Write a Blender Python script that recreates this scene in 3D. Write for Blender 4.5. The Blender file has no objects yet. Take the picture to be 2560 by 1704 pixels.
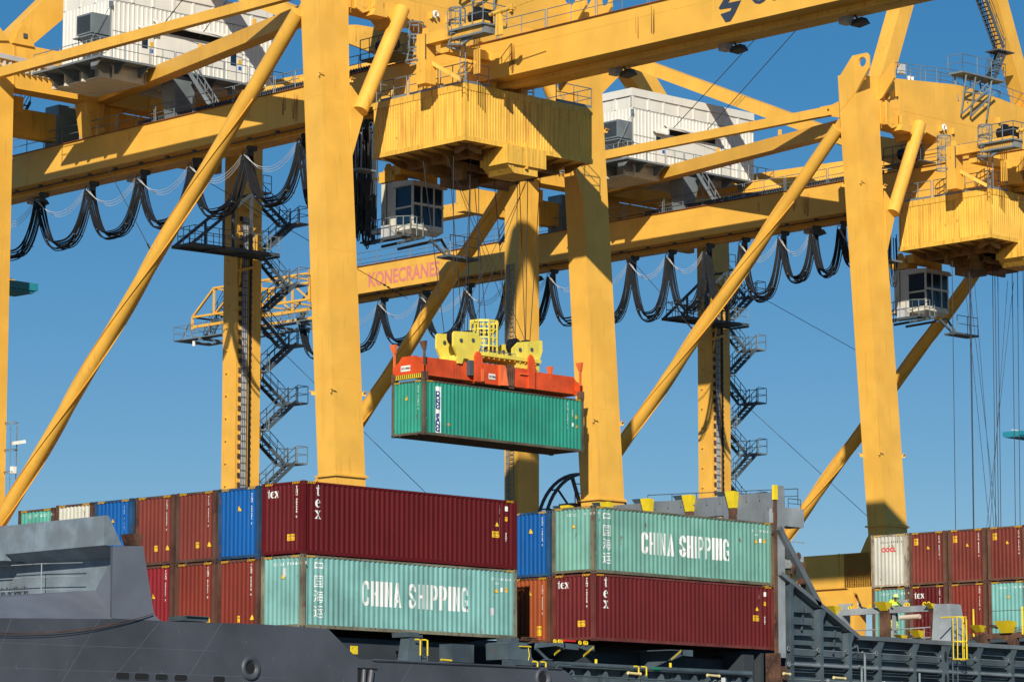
import bpy, bmesh, math, random
from mathutils import Vector, Matrix
R = math.radians
random.seed(7)
scn = bpy.context.scene
COL = scn.collection
# ------------------------------------------------------------------ camera
cam_d = bpy.data.cameras.new('camera'); cam = bpy.data.objects.new('camera', cam_d); COL.objects.link(cam)
cam_d.sensor_width = 36.0; cam_d.lens = 8340.45 / 2560 * 36.0
cam_d.clip_start = 1.0; cam_d.clip_end = 6000
YAW, PITCH, ROLL = 0.807339, 0.140239, 0.000606
_f = Vector((math.sin(YAW) * math.cos(PITCH), math.cos(YAW) * math.cos(PITCH), math.sin(PITCH)))
_r = Vector((math.cos(YAW), -math.sin(YAW), 0)); _u = _r.cross(_f)
_r, _u = (_r * math.cos(ROLL) + _u * math.sin(ROLL)), (_u * math.cos(ROLL) - _r * math.sin(ROLL))
M = Matrix((_r, _u, -_f)).transposed().to_4x4(); M.translation = Vector((-88.968, -96.513, -7.152))
cam.matrix_world = M
scn.camera = cam
# ------------------------------------------------------------------ world, sun, exposure
SUN_AZ, SUN_EL = 231.5, 27.0            # where the sun stands: degrees from +Y towards +X, and height
w = bpy.data.worlds.new('World'); scn.world = w; w.use_nodes = True
nt = w.node_tree; nt.nodes.clear()
sky = nt.nodes.new('ShaderNodeTexSky'); sky.sky_type = 'NISHITA'; sky.sun_disc = False
sky.sun_elevation = R(SUN_EL); sky.sun_rotation = R(SUN_AZ)
sky.altitude = 0; sky.air_density = 0.7; sky.dust_density = 0.0; sky.ozone_density = 2.5
bg = nt.nodes.new('ShaderNodeBackground'); bg.inputs[1].default_value = 0.146
hs_ = nt.nodes.new('ShaderNodeHueSaturation'); hs_.inputs['Saturation'].default_value = 1.75
wo = nt.nodes.new('ShaderNodeOutputWorld')
gm_ = nt.nodes.new('ShaderNodeGamma'); gm_.inputs['Gamma'].default_value = 0.62
nt.links.new(sky.outputs[0], gm_.inputs['Color']); nt.links.new(gm_.outputs[0], hs_.inputs['Color']); nt.links.new(hs_.outputs[0], bg.inputs[0]); nt.links.new(bg.outputs[0], wo.inputs[0])
sun_d = bpy.data.lights.new('sun', 'SUN'); sun_d.energy = 4.9; sun_d.angle = R(0.5); sun_d.color = (1.0, 0.93, 0.80)
sun = bpy.data.objects.new('sun', sun_d); COL.objects.link(sun)
tosun = Vector((math.sin(R(SUN_AZ)) * math.cos(R(SUN_EL)), math.cos(R(SUN_AZ)) * math.cos(R(SUN_EL)), math.sin(R(SUN_EL))))
sun.rotation_euler = (-tosun).to_track_quat('-Z', 'Y').to_euler(); sun.location = (0, 0, 90)
scn.view_settings.view_transform = 'Standard'; scn.view_settings.look = 'None'
scn.view_settings.exposure = 0.07; scn.view_settings.gamma = 1.0

# ------------------------------------------------------------------ materials
MATS = {}
def mat(name, color, rough=0.5, metal=0.0, var=0.06, rust=0.0, rustcol=(0.16, 0.05, 0.015), streak=0.0, streakcol=(0.10, 0.045, 0.02),
        scale=1.0, bump=0.0, alt=None, altamt=0.0):
    """painted metal: base colour with slow mottling, vertical dirt streaks and rust blotches"""
    m = bpy.data.materials.new(name); m.use_nodes = True; n = m.node_tree; N = n.nodes; K = n.links
    b = N['Principled BSDF']; b.inputs['Specular IOR Level'].default_value = 0.22 if name == 'container_paint' else 0.45; b.inputs['Roughness'].default_value = rough; b.inputs['Metallic'].default_value = metal
    tc = N.new('ShaderNodeTexCoord'); oi = N.new('ShaderNodeObjectInfo')
    mul = N.new('ShaderNodeMath'); mul.operation = 'MULTIPLY'; mul.inputs[1].default_value = 71.0; K.new(oi.outputs['Random'], mul.inputs[0])
    add = N.new('ShaderNodeVectorMath'); add.operation = 'ADD'; K.new(tc.outputs['Object'], add.inputs[0]); K.new(mul.outputs[0], add.inputs[1])
    def noise(sc, det, vec_scale=(1, 1, 1)):
        mp = N.new('ShaderNodeMapping'); mp.inputs['Scale'].default_value = vec_scale; K.new(add.outputs[0], mp.inputs[0])
        t = N.new('ShaderNodeTexNoise'); t.inputs['Scale'].default_value = sc; t.inputs['Detail'].default_value = det; K.new(mp.outputs[0], t.inputs['Vector'])
        return t.outputs[0]
    def ramp(src, a, bb, lo=0.0, hi=1.0):
        r = N.new('ShaderNodeMapRange'); r.inputs[1].default_value = a; r.inputs[2].default_value = bb; r.inputs[3].default_value = lo; r.inputs[4].default_value = hi
        K.new(src, r.inputs[0]); return r.outputs[0]
    def mixc(fac, A, B):
        x = N.new('ShaderNodeMix'); x.data_type = 'RGBA'
        if isinstance(fac, float): x.inputs[0].default_value = fac
        else: K.new(fac, x.inputs[0])
        for i, c in ((6, A), (7, B)):
            if isinstance(c, tuple): x.inputs[i].default_value = (*c, 1)
            else: K.new(c, x.inputs[i])
        return x.outputs[2]
    dark = tuple(c * (1 - 2.2 * var) for c in color); lite = tuple(min(1, c * (1 + 1.2 * var)) for c in color)
    c = mixc(ramp(noise(0.55 * scale, 6), 0.35, 0.65), dark, lite)
    if alt: c = mixc(ramp(noise(0.25 * scale, 3), 0.52, 0.60, 0.0, altamt), c, alt)
    if streak > 0:
        s = noise(1.0, 7, (5.0 * scale, 5.0 * scale, 0.22 * scale))
        c = mixc(ramp(s, 0.60 - 0.12 * streak, 0.80, 0.0, min(1.0, 0.5 + streak * 0.6)), c, streakcol)
    if rust > 0:
        s = noise(4.6 * scale, 9, (1.0, 1.0, 0.45))
        c = mixc(ramp(s, 0.68 - 0.14 * rust, 0.78 - 0.10 * rust), c, rustcol)
    K.new(c, b.inputs['Base Color'])
    K.new(ramp(noise(3.0 * scale, 4), 0.3, 0.7, max(0.05, rough - 0.08), min(1, rough + 0.12)), b.inputs['Roughness'])
    if bump > 0:
        bp = N.new('ShaderNodeBump'); bp.inputs['Strength'].default_value = bump; bp.inputs['Distance'].default_value = 0.02
        K.new(noise(1.6 * scale, 3), bp.inputs['Height']); K.new(bp.outputs[0], b.inputs['Normal'])
    MATS[name] = m; return m
YEL = (0.84, 0.455, 0.07)
mY = mat('crane_yellow', YEL, 0.42, var=0.045, alt=(0.78, 0.39, 0.05), altamt=0.35, streak=0.06, streakcol=(0.50, 0.20, 0.03), bump=0.12)
mYd = mat('crane_yellow_stained', YEL, 0.48, var=0.06, streak=0.32, streakcol=(0.34, 0.12, 0.025), rust=0.1, bump=0.2)
mYh = mat('trolley_house_yellow', (0.86, 0.50, 0.075), 0.45, var=0.06, streak=0.85, streakcol=(0.42, 0.17, 0.028), rust=0.05, scale=1.2)
mG = mat('galvanised_steel', (0.23, 0.27, 0.29), 0.5, 0.3, var=0.12)
mGd = mat('dark_grey_steel', (0.075, 0.095, 0.11), 0.55, 0.0, var=0.12)
mBlk = mat('black_rubber', (0.012, 0.014, 0.018), 0.5, var=0.1)
mWcab = mat('grey_white_wire', (0.55, 0.55, 0.55), 0.5)
mW = mat('white_cladding', (0.74, 0.71, 0.64), 0.5, var=0.03, streak=0.05, streakcol=(0.45, 0.40, 0.33))
mCab = mat('cab_white', (0.72, 0.67, 0.56), 0.4, var=0.05, rust=0.1)
mGl = mat('cab_glass', (0.012, 0.03, 0.06), 0.05, var=0.1)
mRope = mat('steel_rope', (0.06, 0.06, 0.065), 0.45, 0.5)
mHull = mat('hull_grey', (0.068, 0.075, 0.092), 0.5, var=0.12, scale=0.6, bump=0.1, rust=-1)
mHullL = mat('bulwark_grey', (0.19, 0.235, 0.275), 0.5, var=0.10, rust=0.02, streak=0.06, alt=(0.14, 0.165, 0.185), altamt=0.8, scale=2.2)
mHullP = mat('bulwark_violet_grey', (0.135, 0.15, 0.185), 0.5, var=0.07, scale=1.0)
mShip = mat('ship_blue_grey', (0.07, 0.098, 0.118), 0.5, var=0.16, rust=0.04, streak=0.10, streakcol=(0.10, 0.075, 0.05), scale=1.3)
mShipL = mat('ship_light_grey', (0.30, 0.33, 0.35), 0.5, var=0.12, rust=0.12, streak=0.12, streakcol=(0.16, 0.12, 0.08), scale=1.5)
mRust = mat('rusty_steel', (0.11, 0.055, 0.035), 0.8, var=0.3, rust=0.9, rustcol=(0.20, 0.075, 0.03), scale=2)
mSY = mat('signal_yellow', (0.85, 0.62, 0.02), 0.5, var=0.06, rust=0.12, rustcol=(0.08, 0.05, 0.02), scale=3)
mHB = mat('headblock_yellow', (0.86, 0.70, 0.10), 0.45, var=0.06, rust=0.03, streak=0.1, streakcol=(0.30, 0.22, 0.05), scale=2)
mOr = mat('spreader_orange', (0.72, 0.085, 0.018), 0.45, var=0.12, rust=0.25, rustcol=(0.10, 0.035, 0.02), streak=0.3, streakcol=(0.22, 0.05, 0.02), scale=1.6)
mOrL = mat('spreader_light_orange', (0.85, 0.17, 0.05), 0.45, var=0.08, rust=0.1)
mWhite = mat('marking_white', (0.80, 0.80, 0.76), 0.6, var=0.08)
mInk = mat('marking_black', (0.02, 0.02, 0.022), 0.6)
mNavy = mat('marking_navy', (0.015, 0.05, 0.22), 0.6)
mRed = mat('marking_red', (0.62, 0.02, 0.02), 0.6)
mPink = mat('marking_pink', (0.75, 0.20, 0.13), 0.6)
mAmb = mat('sticker_yellow', (0.78, 0.43, 0.012), 0.6)
mDark = mat('deep_dark_fill', (0.01, 0.011, 0.013), 0.8)  # near-black; stands in for the shade inside slots, ports and openings
mFloor = mat('container_floor', (0.02, 0.018, 0.016), 0.8)
mGreenS = mat('exit_green', (0.0, 0.22, 0.09), 0.6)
mHiv = mat('hi_vis_yellow', (0.62, 0.95, 0.03), 0.7)
mHivB = mat('work_trousers', (0.02, 0.03, 0.05), 0.8)
mSkin = mat('skin', (0.30, 0.14, 0.08), 0.6)
mRefl = mat('reflective_tape', (0.6, 0.65, 0.65), 0.4)
mTeal = mat('teal_steel', (0.02, 0.25, 0.33), 0.5)

# ------------------------------------------------------------------ mesh builder
Z = Vector((0, 0, 1))
OFF = [0.0, 0.0, 0.0]                    # offset added to the points of whatever is being built
class MB:
    def __init__(s): s.v = []; s.f = []
    def add(s, vs, fs):
        o = len(s.v); s.v += [tuple(p) for p in vs]; s.f += [tuple(i + o for i in q) for q in fs]; return s
    def hexa(s, b, t): return s.add(list(b) + list(t), [(3, 2, 1, 0), (4, 5, 6, 7), (0, 1, 5, 4), (1, 2, 6, 5), (2, 3, 7, 6), (3, 0, 4, 7)])
    def box(s, x0, y0, z0, x1, y1, z1):
        x0, x1 = sorted((x0, x1)); y0, y1 = sorted((y0, y1)); z0, z1 = sorted((z0, z1))
        return s.hexa([(x0, y0, z0), (x1, y0, z0), (x1, y1, z0), (x0, y1, z0)], [(x0, y0, z1), (x1, y0, z1), (x1, y1, z1), (x0, y1, z1)])
    def beam(s, p, q, wd, h, up=Z):
        p, q = Vector(p), Vector(q); d = (q - p).normalized(); up = Vector(up)
        if abs(d.dot(up)) > 0.98: up = Vector((0, 1, 0))
        sd = d.cross(up).normalized() * wd / 2; u = sd.cross(d).normalized() * h / 2
        return s.hexa([p - sd - u, p + sd - u, q + sd - u, q - sd - u], [p - sd + u, p + sd + u, q + sd + u, q - sd + u])
    def tube(s, p, q, r, n=8, r2=None, caps=True):
        p, q = Vector(p), Vector(q); d = (q - p)
        if d.length < 1e-6: return s
        d.normalize(); a = d.cross(Z if abs(d.z) < 0.9 else Vector((1, 0, 0))).normalized(); b = d.cross(a); r2 = r if r2 is None else r2
        A = [p + (a * math.cos(2 * math.pi * i / n) + b * math.sin(2 * math.pi * i / n)) * r for i in range(n)]
        B = [q + (a * math.cos(2 * math.pi * i / n) + b * math.sin(2 * math.pi * i / n)) * r2 for i in range(n)]
        fs = [(i, (i + 1) % n, n + (i + 1) % n, n + i) for i in range(n)]
        if caps: fs += [tuple(range(n - 1, -1, -1)), tuple(range(n, 2 * n))]
        return s.add(A + B, fs)
    def path(s, pts, r, n=6):
        pts = [Vector(p) for p in pts]; m = len(pts); rings = []; a = None
        for i, p in enumerate(pts):
            d = (pts[min(i + 1, m - 1)] - pts[max(i - 1, 0)]).normalized()
            if a is None: a = d.cross(Z if abs(d.z) < 0.9 else Vector((1, 0, 0))).normalized()
            else: a = (a - d * a.dot(d)).normalized()
            b = d.cross(a)
            rings.append([p + (a * math.cos(2 * math.pi * k / n) + b * math.sin(2 * math.pi * k / n)) * r for k in range(n)])
        vs = [q for rg in rings for q in rg]; fs = []
        for i in range(m - 1):
            for k in range(n): fs.append((i * n + k, i * n + (k + 1) % n, (i + 1) * n + (k + 1) % n, (i + 1) * n + k))
        fs += [tuple(range(n - 1, -1, -1)), tuple(range((m - 1) * n, m * n))]
        return s.add(vs, fs)
    def prism(s, pts, ax, a, b):
        def P(u, v, t): return (t, u, v) if ax == 'x' else ((u, t, v) if ax == 'y' else (u, v, t))
        n = len(pts)
        return s.add([P(u, v, a) for u, v in pts] + [P(u, v, b) for u, v in pts],
                     [tuple(range(n - 1, -1, -1)), tuple(range(n, 2 * n))] + [(i, (i + 1) % n, n + (i + 1) % n, n + i) for i in range(n)])
    def ringplate(s, pts, hole, r, ax, a, b, n=28):
        """plate with a round hole; outline must be star-shaped round the hole"""
        cx, cy = hole; out = []; inn = []
        angs = sorted(set([2 * math.pi * i / n for i in range(n)] + [math.atan2(v - cy, u - cx) % (2 * math.pi) for u, v in pts]))
        for t in angs:
            dx, dy = math.cos(t), math.sin(t); best = None
            for i in range(len(pts)):
                (x1, y1), (x2, y2) = pts[i], pts[(i + 1) % len(pts)]; ex, ey = x2 - x1, y2 - y1
                den = dx * ey - dy * ex
                if abs(den) < 1e-9: continue
                k = ((x1 - cx) * ey - (y1 - cy) * ex) / den; m_ = ((x1 - cx) * dy - (y1 - cy) * dx) / den
                if k > 0 and -1e-6 <= m_ <= 1 + 1e-6: best = k if best is None else min(best, k)
            out.append((cx + dx * best, cy + dy * best)); inn.append((cx + dx * r, cy + dy * r))
        def P(q, t): return (t, q[0], q[1]) if ax == 'x' else ((q[0], t, q[1]) if ax == 'y' else (q[0], q[1], t))
        m = len(out); vs = [P(q, a) for q in out] + [P(q, a) for q in inn] + [P(q, b) for q in out] + [P(q, b) for q in inn]; fs = []
        for i in range(m):
            j = (i + 1) % m
            fs += [(i, j, m + j, m + i), (2 * m + i, 3 * m + i, 3 * m + j, 2 * m + j), (i, 2 * m + i, 2 * m + j, j), (m + i, m + j, 3 * m + j, 3 * m + i)]
        return s.add(vs, fs)
    def torus(s, c, R_, r, ax='y', n=28, k=6, a0=0, a1=2 * math.pi):
        c = Vector(c); pts = []
        full = abs(a1 - a0 - 2 * math.pi) < 1e-6
        for i in range(n + 1):
            t = a0 + (a1 - a0) * i / n; u, v = math.cos(t) * R_, math.sin(t) * R_
            pts.append(c + (Vector((u, 0, v)) if ax == 'y' else (Vector((0, u, v)) if ax == 'x' else Vector((u, v, 0)))))
        return s.path(pts, r, k)
    def rail(s, pts, h=1.05, sp=1.5, r=0.028, mid=True, toe=False):
        pts = [Vector(p) for p in pts]
        up = Vector((0, 0, h))
        for a, b in zip(pts, pts[1:]):
            s.tube(a + up, b + up, r, 6)
            if mid: s.tube(a + up * 0.52, b + up * 0.52, r * 0.85, 6)
            if toe: s.beam(a + Vector((0, 0, .07)), b + Vector((0, 0, .07)), .012, .12)
            k = max(1, round((b - a).length / sp))
            for i in range(k + 1):
                p = a.lerp(b, i / k); s.tube(p, p + up, r, 6)
        return s
    def build(s, name, m, parent=None, smooth=False, label=None):
        me = bpy.data.meshes.new(name); me.from_pydata([(p[0] + OFF[0], p[1] + OFF[1], p[2] + OFF[2]) for p in s.v] if OFF != [0.0, 0.0, 0.0] else s.v, [], s.f); me.update(calc_edges=True)
        bm = bmesh.new(); bm.from_mesh(me); bmesh.ops.recalc_face_normals(bm, faces=bm.faces); bm.to_mesh(me); bm.free()
        me.materials.append(m)
        if smooth:
            me.polygons.foreach_set('use_smooth', [True] * len(me.polygons))
            try: me.set_sharp_from_angle(angle=R(40))
            except Exception: pass
        o = bpy.data.objects.new(name, me); COL.objects.link(o)
        if parent is not None: o.parent = parent
        if label: o['label'] = label
        return o
def thing(name, label, cat, loc=(0, 0, 0), rz=0.0, group=None):
    o = bpy.data.objects.new(name, None); COL.objects.link(o); o.location = loc; o.rotation_euler = (0, 0, rz)
    o.empty_display_size = 0.5
    o['label'] = label; o['category'] = cat
    if group: o['group'] = group
    return o
def tag(o, label, cat, group=None):
    o['label'] = label; o['category'] = cat
    if group: o['group'] = group
    return o
def copy_tree(o, parent=None):
    c = o.copy(); COL.objects.link(c); c.parent = parent
    for ch in list(o.children): copy_tree(ch, c)
    return c

# ------------------------------------------------------------------ lettering
GLY = {}
def text_polys(s, size, shear=0.0, bold=0.0, spacing=1.0):
    """returns (verts2d, faces) of a line of text; baseline-left at origin"""
    key = (s, size, shear, bold, spacing)
    if key in GLY: return GLY[key]
    cu = bpy.data.curves.new('t', 'FONT'); cu.body = s; cu.size = size; cu.shear = shear; cu.offset = bold; cu.space_character = spacing
    cu.resolution_u = 3; cu.fill_mode = 'BOTH'
    o = bpy.data.objects.new('t', cu); COL.objects.link(o)
    dg = bpy.context.evaluated_depsgraph_get(); dg.update()
    me = bpy.data.meshes.new_from_object(o.evaluated_get(dg))
    vs = [(v.co.x, v.co.y) for v in me.vertices]; fs = [tuple(p.vertices) for p in me.polygons]
    bpy.data.objects.remove(o); bpy.data.curves.remove(cu); bpy.data.meshes.remove(me)
    GLY[key] = (vs, fs); return vs, fs
TEX = {  # serif letters drawn by hand, unit height = x-height 1
 't': [[(0.12, 1.0), (0.0, 1.0), (0.0, 0.92), (0.12, 0.86), (0.24, 1.32), (0.36, 1.32), (0.36, 1.0), (0.60, 1.0), (0.60, 0.88), (0.36, 0.88), (0.36, 0.22), (0.44, 0.13), (0.60, 0.16), (0.60, 0.08), (0.42, -0.02), (0.22, 0.0), (0.12, 0.14)][::1]],
 'x': [[(0.0, 1.0), (0.42, 1.0), (0.42, 0.93), (0.36, 0.90), (0.88, 0.10), (0.98, 0.07), (0.98, 0.0), (0.52, 0.0), (0.52, 0.07), (0.60, 0.10), (0.10, 0.90), (0.0, 0.93)],
       [(0.58, 1.0), (0.92, 1.0), (0.92, 0.94), (0.82, 0.90), (0.56, 0.53), (0.49, 0.62), (0.68, 0.90), (0.58, 0.94)],
       [(0.0, 0.0), (0.34, 0.0), (0.34, 0.06), (0.24, 0.10), (0.46, 0.42), (0.39, 0.53), (0.10, 0.10), (0.0, 0.06)]]}
def _e():
    o = [(0.42 + 0.42 * math.cos(t), 0.5 + 0.52 * math.sin(t)) for t in [math.radians(a) for a in range(0, 340, 20)]]
    i = [(0.46 + 0.22 * math.cos(t), 0.5 + 0.40 * math.sin(t)) for t in [math.radians(a) for a in range(0, 340, 20)]]
    q = []
    for k in range(len(o) - 1): q.append([o[k], o[k + 1], i[k + 1], i[k]])
    q.append([(0.2, 0.50), (0.82, 0.50), (0.82, 0.58), (0.2, 0.58)])
    return q
TEX['e'] = _e()
def tex_polys(kind, h):
    vs, fs = [], []
    if kind == 'h': lay = [('t', 0, 0), ('e', 0.72, 0), ('x', 1.62, 0)]
    else: lay = [('t', 0.15, 2.75), ('e', 0.05, 1.35), ('x', 0, 0)]
    for ch, dx, dy in lay:
        for poly in TEX[ch]:
            o = len(vs); vs += [((x + dx) * h, (y + dy) * h) for x, y in poly]; fs.append(tuple(range(o, o + len(poly))))
    return vs, fs

# ------------------------------------------------------------------ shipping containers
L40, CW, HC = 12.192, 2.438, 2.896
PROF = [(0.0, 0.0), (0.072, 0.0), (0.140, 1.0), (0.210, 1.0), (0.278, 0.0)]
def corr(x, pitch, depth, x0):
    t = ((x - x0) % pitch) / pitch * 0.278
    for (a, da), (b, db) in zip(PROF, PROF[1:]):
        if t <= b + 1e-9: return depth * (da + (db - da) * (t - a) / (b - a))
    return 0.0
SP, SD, SX0 = 0.278, 0.036, 0.20          # side wall corrugation
EP, ED, EX0 = 0.250, 0.040, 0.20          # end wall corrugation
def breaks(x0, x1, pitch):
    out = []; k = 0
    while x0 + k * pitch < x1:
        for a, d in PROF[:-1]:
            x = x0 + k * pitch + a / 0.278 * pitch
            if x < x1 - 1e-4: out.append(x)
        k += 1
    return out + [x1]
def wall_mesh(mb, length, zb, zt, pitch, depth, x0, mapf):
    """corrugated sheet; mapf(x, inward, z)->xyz"""
    xs = breaks(x0, length - x0, pitch); vs = []; fs = []
    for i, x in enumerate(xs):
        d = corr(x, pitch, depth, x0) if i < len(xs) - 1 else 0.0
        vs += [mapf(x, d, zb), mapf(x, d, zt)]
    for i in range(len(xs) - 1): fs.append((2 * i, 2 * i + 2, 2 * i + 3, 2 * i + 1))
    mb.add(vs, fs)
def decal(name, polys, m, parent, face, ox, oz, lift=0.004, vertical=False, flat=False, L=L40):
    """lettering laid on the corrugated wall. face 'side' (x along length) or 'end' (x counted from the far post towards the near corner)"""
    vs, fs = polys
    bm = bmesh.new(); bv = [bm.verts.new((x + ox, 0, y + oz)) for x, y in vs]
    for q in fs:
        try: bm.faces.new([bv[i] for i in q])
        except ValueError: pass
    pitch, depth, x0, ln = (SP, SD, SX0, L) if face == 'side' else (EP, ED, EX0, CW)
    if not flat:
        a = min(v.co.x for v in bm.verts); b = max(v.co.x for v in bm.verts)
        for x in breaks(x0, ln - x0, pitch):
            if a + 1e-4 < x < b - 1e-4:
                bmesh.ops.bisect_plane(bm, geom=bm.verts[:] + bm.edges[:] + bm.faces[:], plane_co=(x, 0, 0), plane_no=(1, 0, 0), dist=1e-6)
    me = bpy.data.meshes.new(name)
    for v in bm.verts:
        d = 0.0 if flat else (corr(v.co.x, pitch, depth, x0) if x0 < v.co.x < ln - x0 else 0)
        x, z = v.co.x, v.co.z
        v.co = (x, 0.012 + d - lift, z) if face == 'side' else (0.012 + d - lift, CW - x, z)
    bm.to_mesh(me); bm.free(); me.materials.append(m)
    o = bpy.data.objects.new(name, me); COL.objects.link(o); o.parent = parent
    return o
def rect(w_, h_): return [(0, 0), (w_, 0), (w_, h_), (0, h_)], [(0, 1, 2, 3)]
def vstack(s, size, pitch_, bold=0.0):
    """characters one below another, upright"""
    vs, fs = [], []
    for i, ch in enumerate(s):
        if ch == ' ': continue
        a, b = text_polys(ch, size, bold=bold)
        if not a: continue
        x0 = min(p[0] for p in a); x1 = max(p[0] for p in a)
        o = len(vs); vs += [(x - (x0 + x1) / 2, y - i * pitch_) for x, y in a]; fs += [tuple(k + o for k in q) for q in b]
    return vs, fs
def merge(*ps):
    vs, fs = [], []
    for (a, b), dx, dy in ps:
        o = len(vs); vs += [(x + dx, y + dy) for x, y in a]; fs += [tuple(k + o for k in q) for q in b]
    return vs, fs
def tri(sz): return [(0, 0), (sz * 1.1, 0), (sz * 0.55, sz)], [(0, 1, 2)]
CPROTO = {}
def cparts(H, L):
    """shared meshes of a container shell"""
    if (H, L) in CPROTO: return CPROTO[(H, L)]
    mbw = MB()
    wall_mesh(mbw, L, 0.14, H - 0.10, SP, SD, SX0, lambda x, d, z: (x, 0.012 + d, z))
    wall_mesh(mbw, L, 0.14, H - 0.10, SP, SD, SX0, lambda x, d, z: (x, CW - 0.012 - d, z))
    end = MB(); wall_mesh(end, CW, 0.16, H - 0.10, EP, ED, EX0, lambda x, d, z: (0.012 + d, CW - x, z))
    fr = MB()
    for x in (0, L - 0.16):
        for y in (0, CW - 0.11): fr.box(x, y, 0.118, x + 0.16, y + 0.11, H - 0.118)
    for y in (0.006, CW - 0.066):
        fr.box(0.178, y, H - 0.10, L - 0.178, y + 0.06, H - 0.02); fr.box(0.178, y + 0.01, 0.02, L - 0.178, y + 0.05, 0.16)
    for y in (0.11, CW - 0.20): fr.box(0.02, y, 0.1, 0.05, y + 0.09, H - 0.1)
    for x in (0.008, L - 0.068):
        fr.box(x, 0.162, H - 0.10, x + 0.06, CW - 0.162, H - 0.012)
        fr.box(x, 0.162, 0.05, x + 0.06, CW - 0.162, 0.165)
    for y in (0.50, 0.56, 1.72, 1.78):                       # little tapered feet under the front sill
        fr.prism([(y, 0.05), (y + 0.12, 0.05), (y + 0.06, -0.0)], 'x', 0.012, 0.05)
    fl = MB(); fl.box(0.17, 0.07, 0.03, L - 0.17, CW - 0.07, 0.10)
    for i in range(12): fl.box(0.6 + i * (L - 1.3) / 11, 0.06, 0.022, 0.68 + i * (L - 1.3) / 11, CW - 0.06, 0.14)
    rf = MB(); n = int((L - 0.4) / 0.21)
    for i in range(n):
        x = 0.2 + i * (L - 0.4) / n
        rf.add([(x, 0.07, H - 0.03), (x + 0.05, 0.07, H - 0.01), (x + 0.11, 0.07, H - 0.01), (x + 0.16, 0.07, H - 0.03), (x + (L - 0.4) / n, 0.07, H - 0.03),
                (x, CW - 0.07, H - 0.03), (x + 0.05, CW - 0.07, H - 0.01), (x + 0.11, CW - 0.07, H - 0.01), (x + 0.16, CW - 0.07, H - 0.03), (x + (L - 0.4) / n, CW - 0.07, H - 0.03)],
               [(k, k + 1, k + 6, k + 5) for k in range(4)])
    ca = MB()
    for x in (0, L - 0.178):
        for y in (0, CW - 0.162):
            for z in (0, H - 0.118):
                e = 0.004
                ca.box(x - e, y - e, z, x + 0.178 + e, y + 0.162 + e, z + 0.118)
    ho = MB()
    for y in (0.08, CW - 0.08):
        for z in (0.06, H - 0.06): ho.box(-0.008, y - 0.035, z - 0.025, 0.02, y + 0.035, z + 0.025)
    for x in (0.09, L - 0.09):
        for z in (0.06, H - 0.06): ho.box(x - 0.035, -0.008, z - 0.025, x + 0.035, 0.02, z + 0.025)
    CPROTO[(H, L)] = (mbw, end, fr, rf, ca, ho, fl); return CPROTO[(H, L)]
SHARED = {}
def hazard(parent, H, L):
    """yellow-black warning stripes in the top corners of the near end and side"""
    def strips(x0, n): 
        vs, fs = [], []
        for i in range(n):
            o = len(vs); x = x0 + i * 0.09; vs += [(x, 0), (x + 0.045, 0), (x + 0.085, 0.085), (x + 0.04, 0.085)]; fs.append((o, o + 1, o + 2, o + 3))
        return vs, fs
    def flat(name, polys, m, face, ox, lift):
        key = (name, face, ox, H, L, lift)
        if key not in SHARED:
            o = decal(name, polys, m, parent, face, ox, H - 0.112, lift=lift, flat=True, L=L)
            SHARED[key] = o.data
            return
        o = bpy.data.objects.new(name, SHARED[key]); COL.objects.link(o); o.parent = parent
    for face, ox in (('end', 0.20), ('end', CW - 0.20 - 0.46), ('side', 0.20), ('side', L - 0.20 - 0.46)):
        flat('warning_stripe', merge((strips(0, 5), 0, 0)), mAmb, face, ox, 0.022)
def container(label, col, loc, rz=0.0, H=HC, L=L40, group=None, fade=0.10, rust=0.18, streak=0.15, alt=None, framecol=None, frust=0.9, name='shipping_container', scol=None):
    o = thing(name, label, 'shipping container', loc, rz, group)
    k = (col, fade, rust, streak)
    if k not in MATS:
        MATS[k] = mat('container_paint', col, 0.62, var=fade, rust=rust, streak=streak, streakcol=scol or tuple(c * 0.55 for c in col), scale=1.0, rustcol=(0.15, 0.055, 0.025), alt=alt, altamt=0.6)
    fc = framecol or tuple(c * 0.8 for c in col)
    kf = ('f', fc, frust)
    if kf not in MATS: MATS[kf] = mat('container_frame_paint', fc, 0.6, var=0.2, rust=frust, streak=0.5, streakcol=(0.12, 0.055, 0.03), scale=1.4, rustcol=(0.13, 0.06, 0.035))
    W_, E_, F_, R_, C_, H_, B_ = cparts(H, L)
    for nm, mb, m in (('side_wall', W_, MATS[k]), ('end_wall', E_, MATS[k]), ('frame', F_, MATS[k] if frust < 0.5 else MATS[kf]), ('roof', R_, MATS[k]), ('floor', B_, mFloor)):
        key = (nm, H, L, m.name)
        if key not in SHARED: SHARED[key] = mb.build(nm, m, o).data
        else:
            c = bpy.data.objects.new(nm, SHARED[key]); COL.objects.link(c); c.parent = o
    kc = ('casting', MATS[kf].name)
    if kc not in SHARED:
        cm_ = MB(); cm_.box(-.093, -.085, -.063, .093, .085, .063)
        for q in ((-.097, -.035, -.028, -.09, .035, .028), (.09, -.035, -.028, .097, .035, .028), (-.035, -.089, -.028, .035, -.08, .028), (-.035, .08, -.028, .035, .089, .028), (-.05, -.03, -.067, .05, .03, -.06), (-.05, -.03, .06, .05, .03, .067)): cm_.box(*q)
        t_ = cm_.build('corner_casting', MATS[kf]); t_.data.materials.append(mDark)
        for p_ in t_.data.polygons: p_.material_index = 0 if p_.index < 6 else 1
        SHARED[kc] = t_.data; bpy.data.objects.remove(t_)
    for x in (.089, L - .089):
        for y in (.081, CW - .081):
            for z in (.059, H - .059):
                c = bpy.data.objects.new('corner_casting', SHARED[kc]); COL.objects.link(c); c.parent = o; c.location = (x, y, z)
    hazard(o, H, L)
    return o
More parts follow.
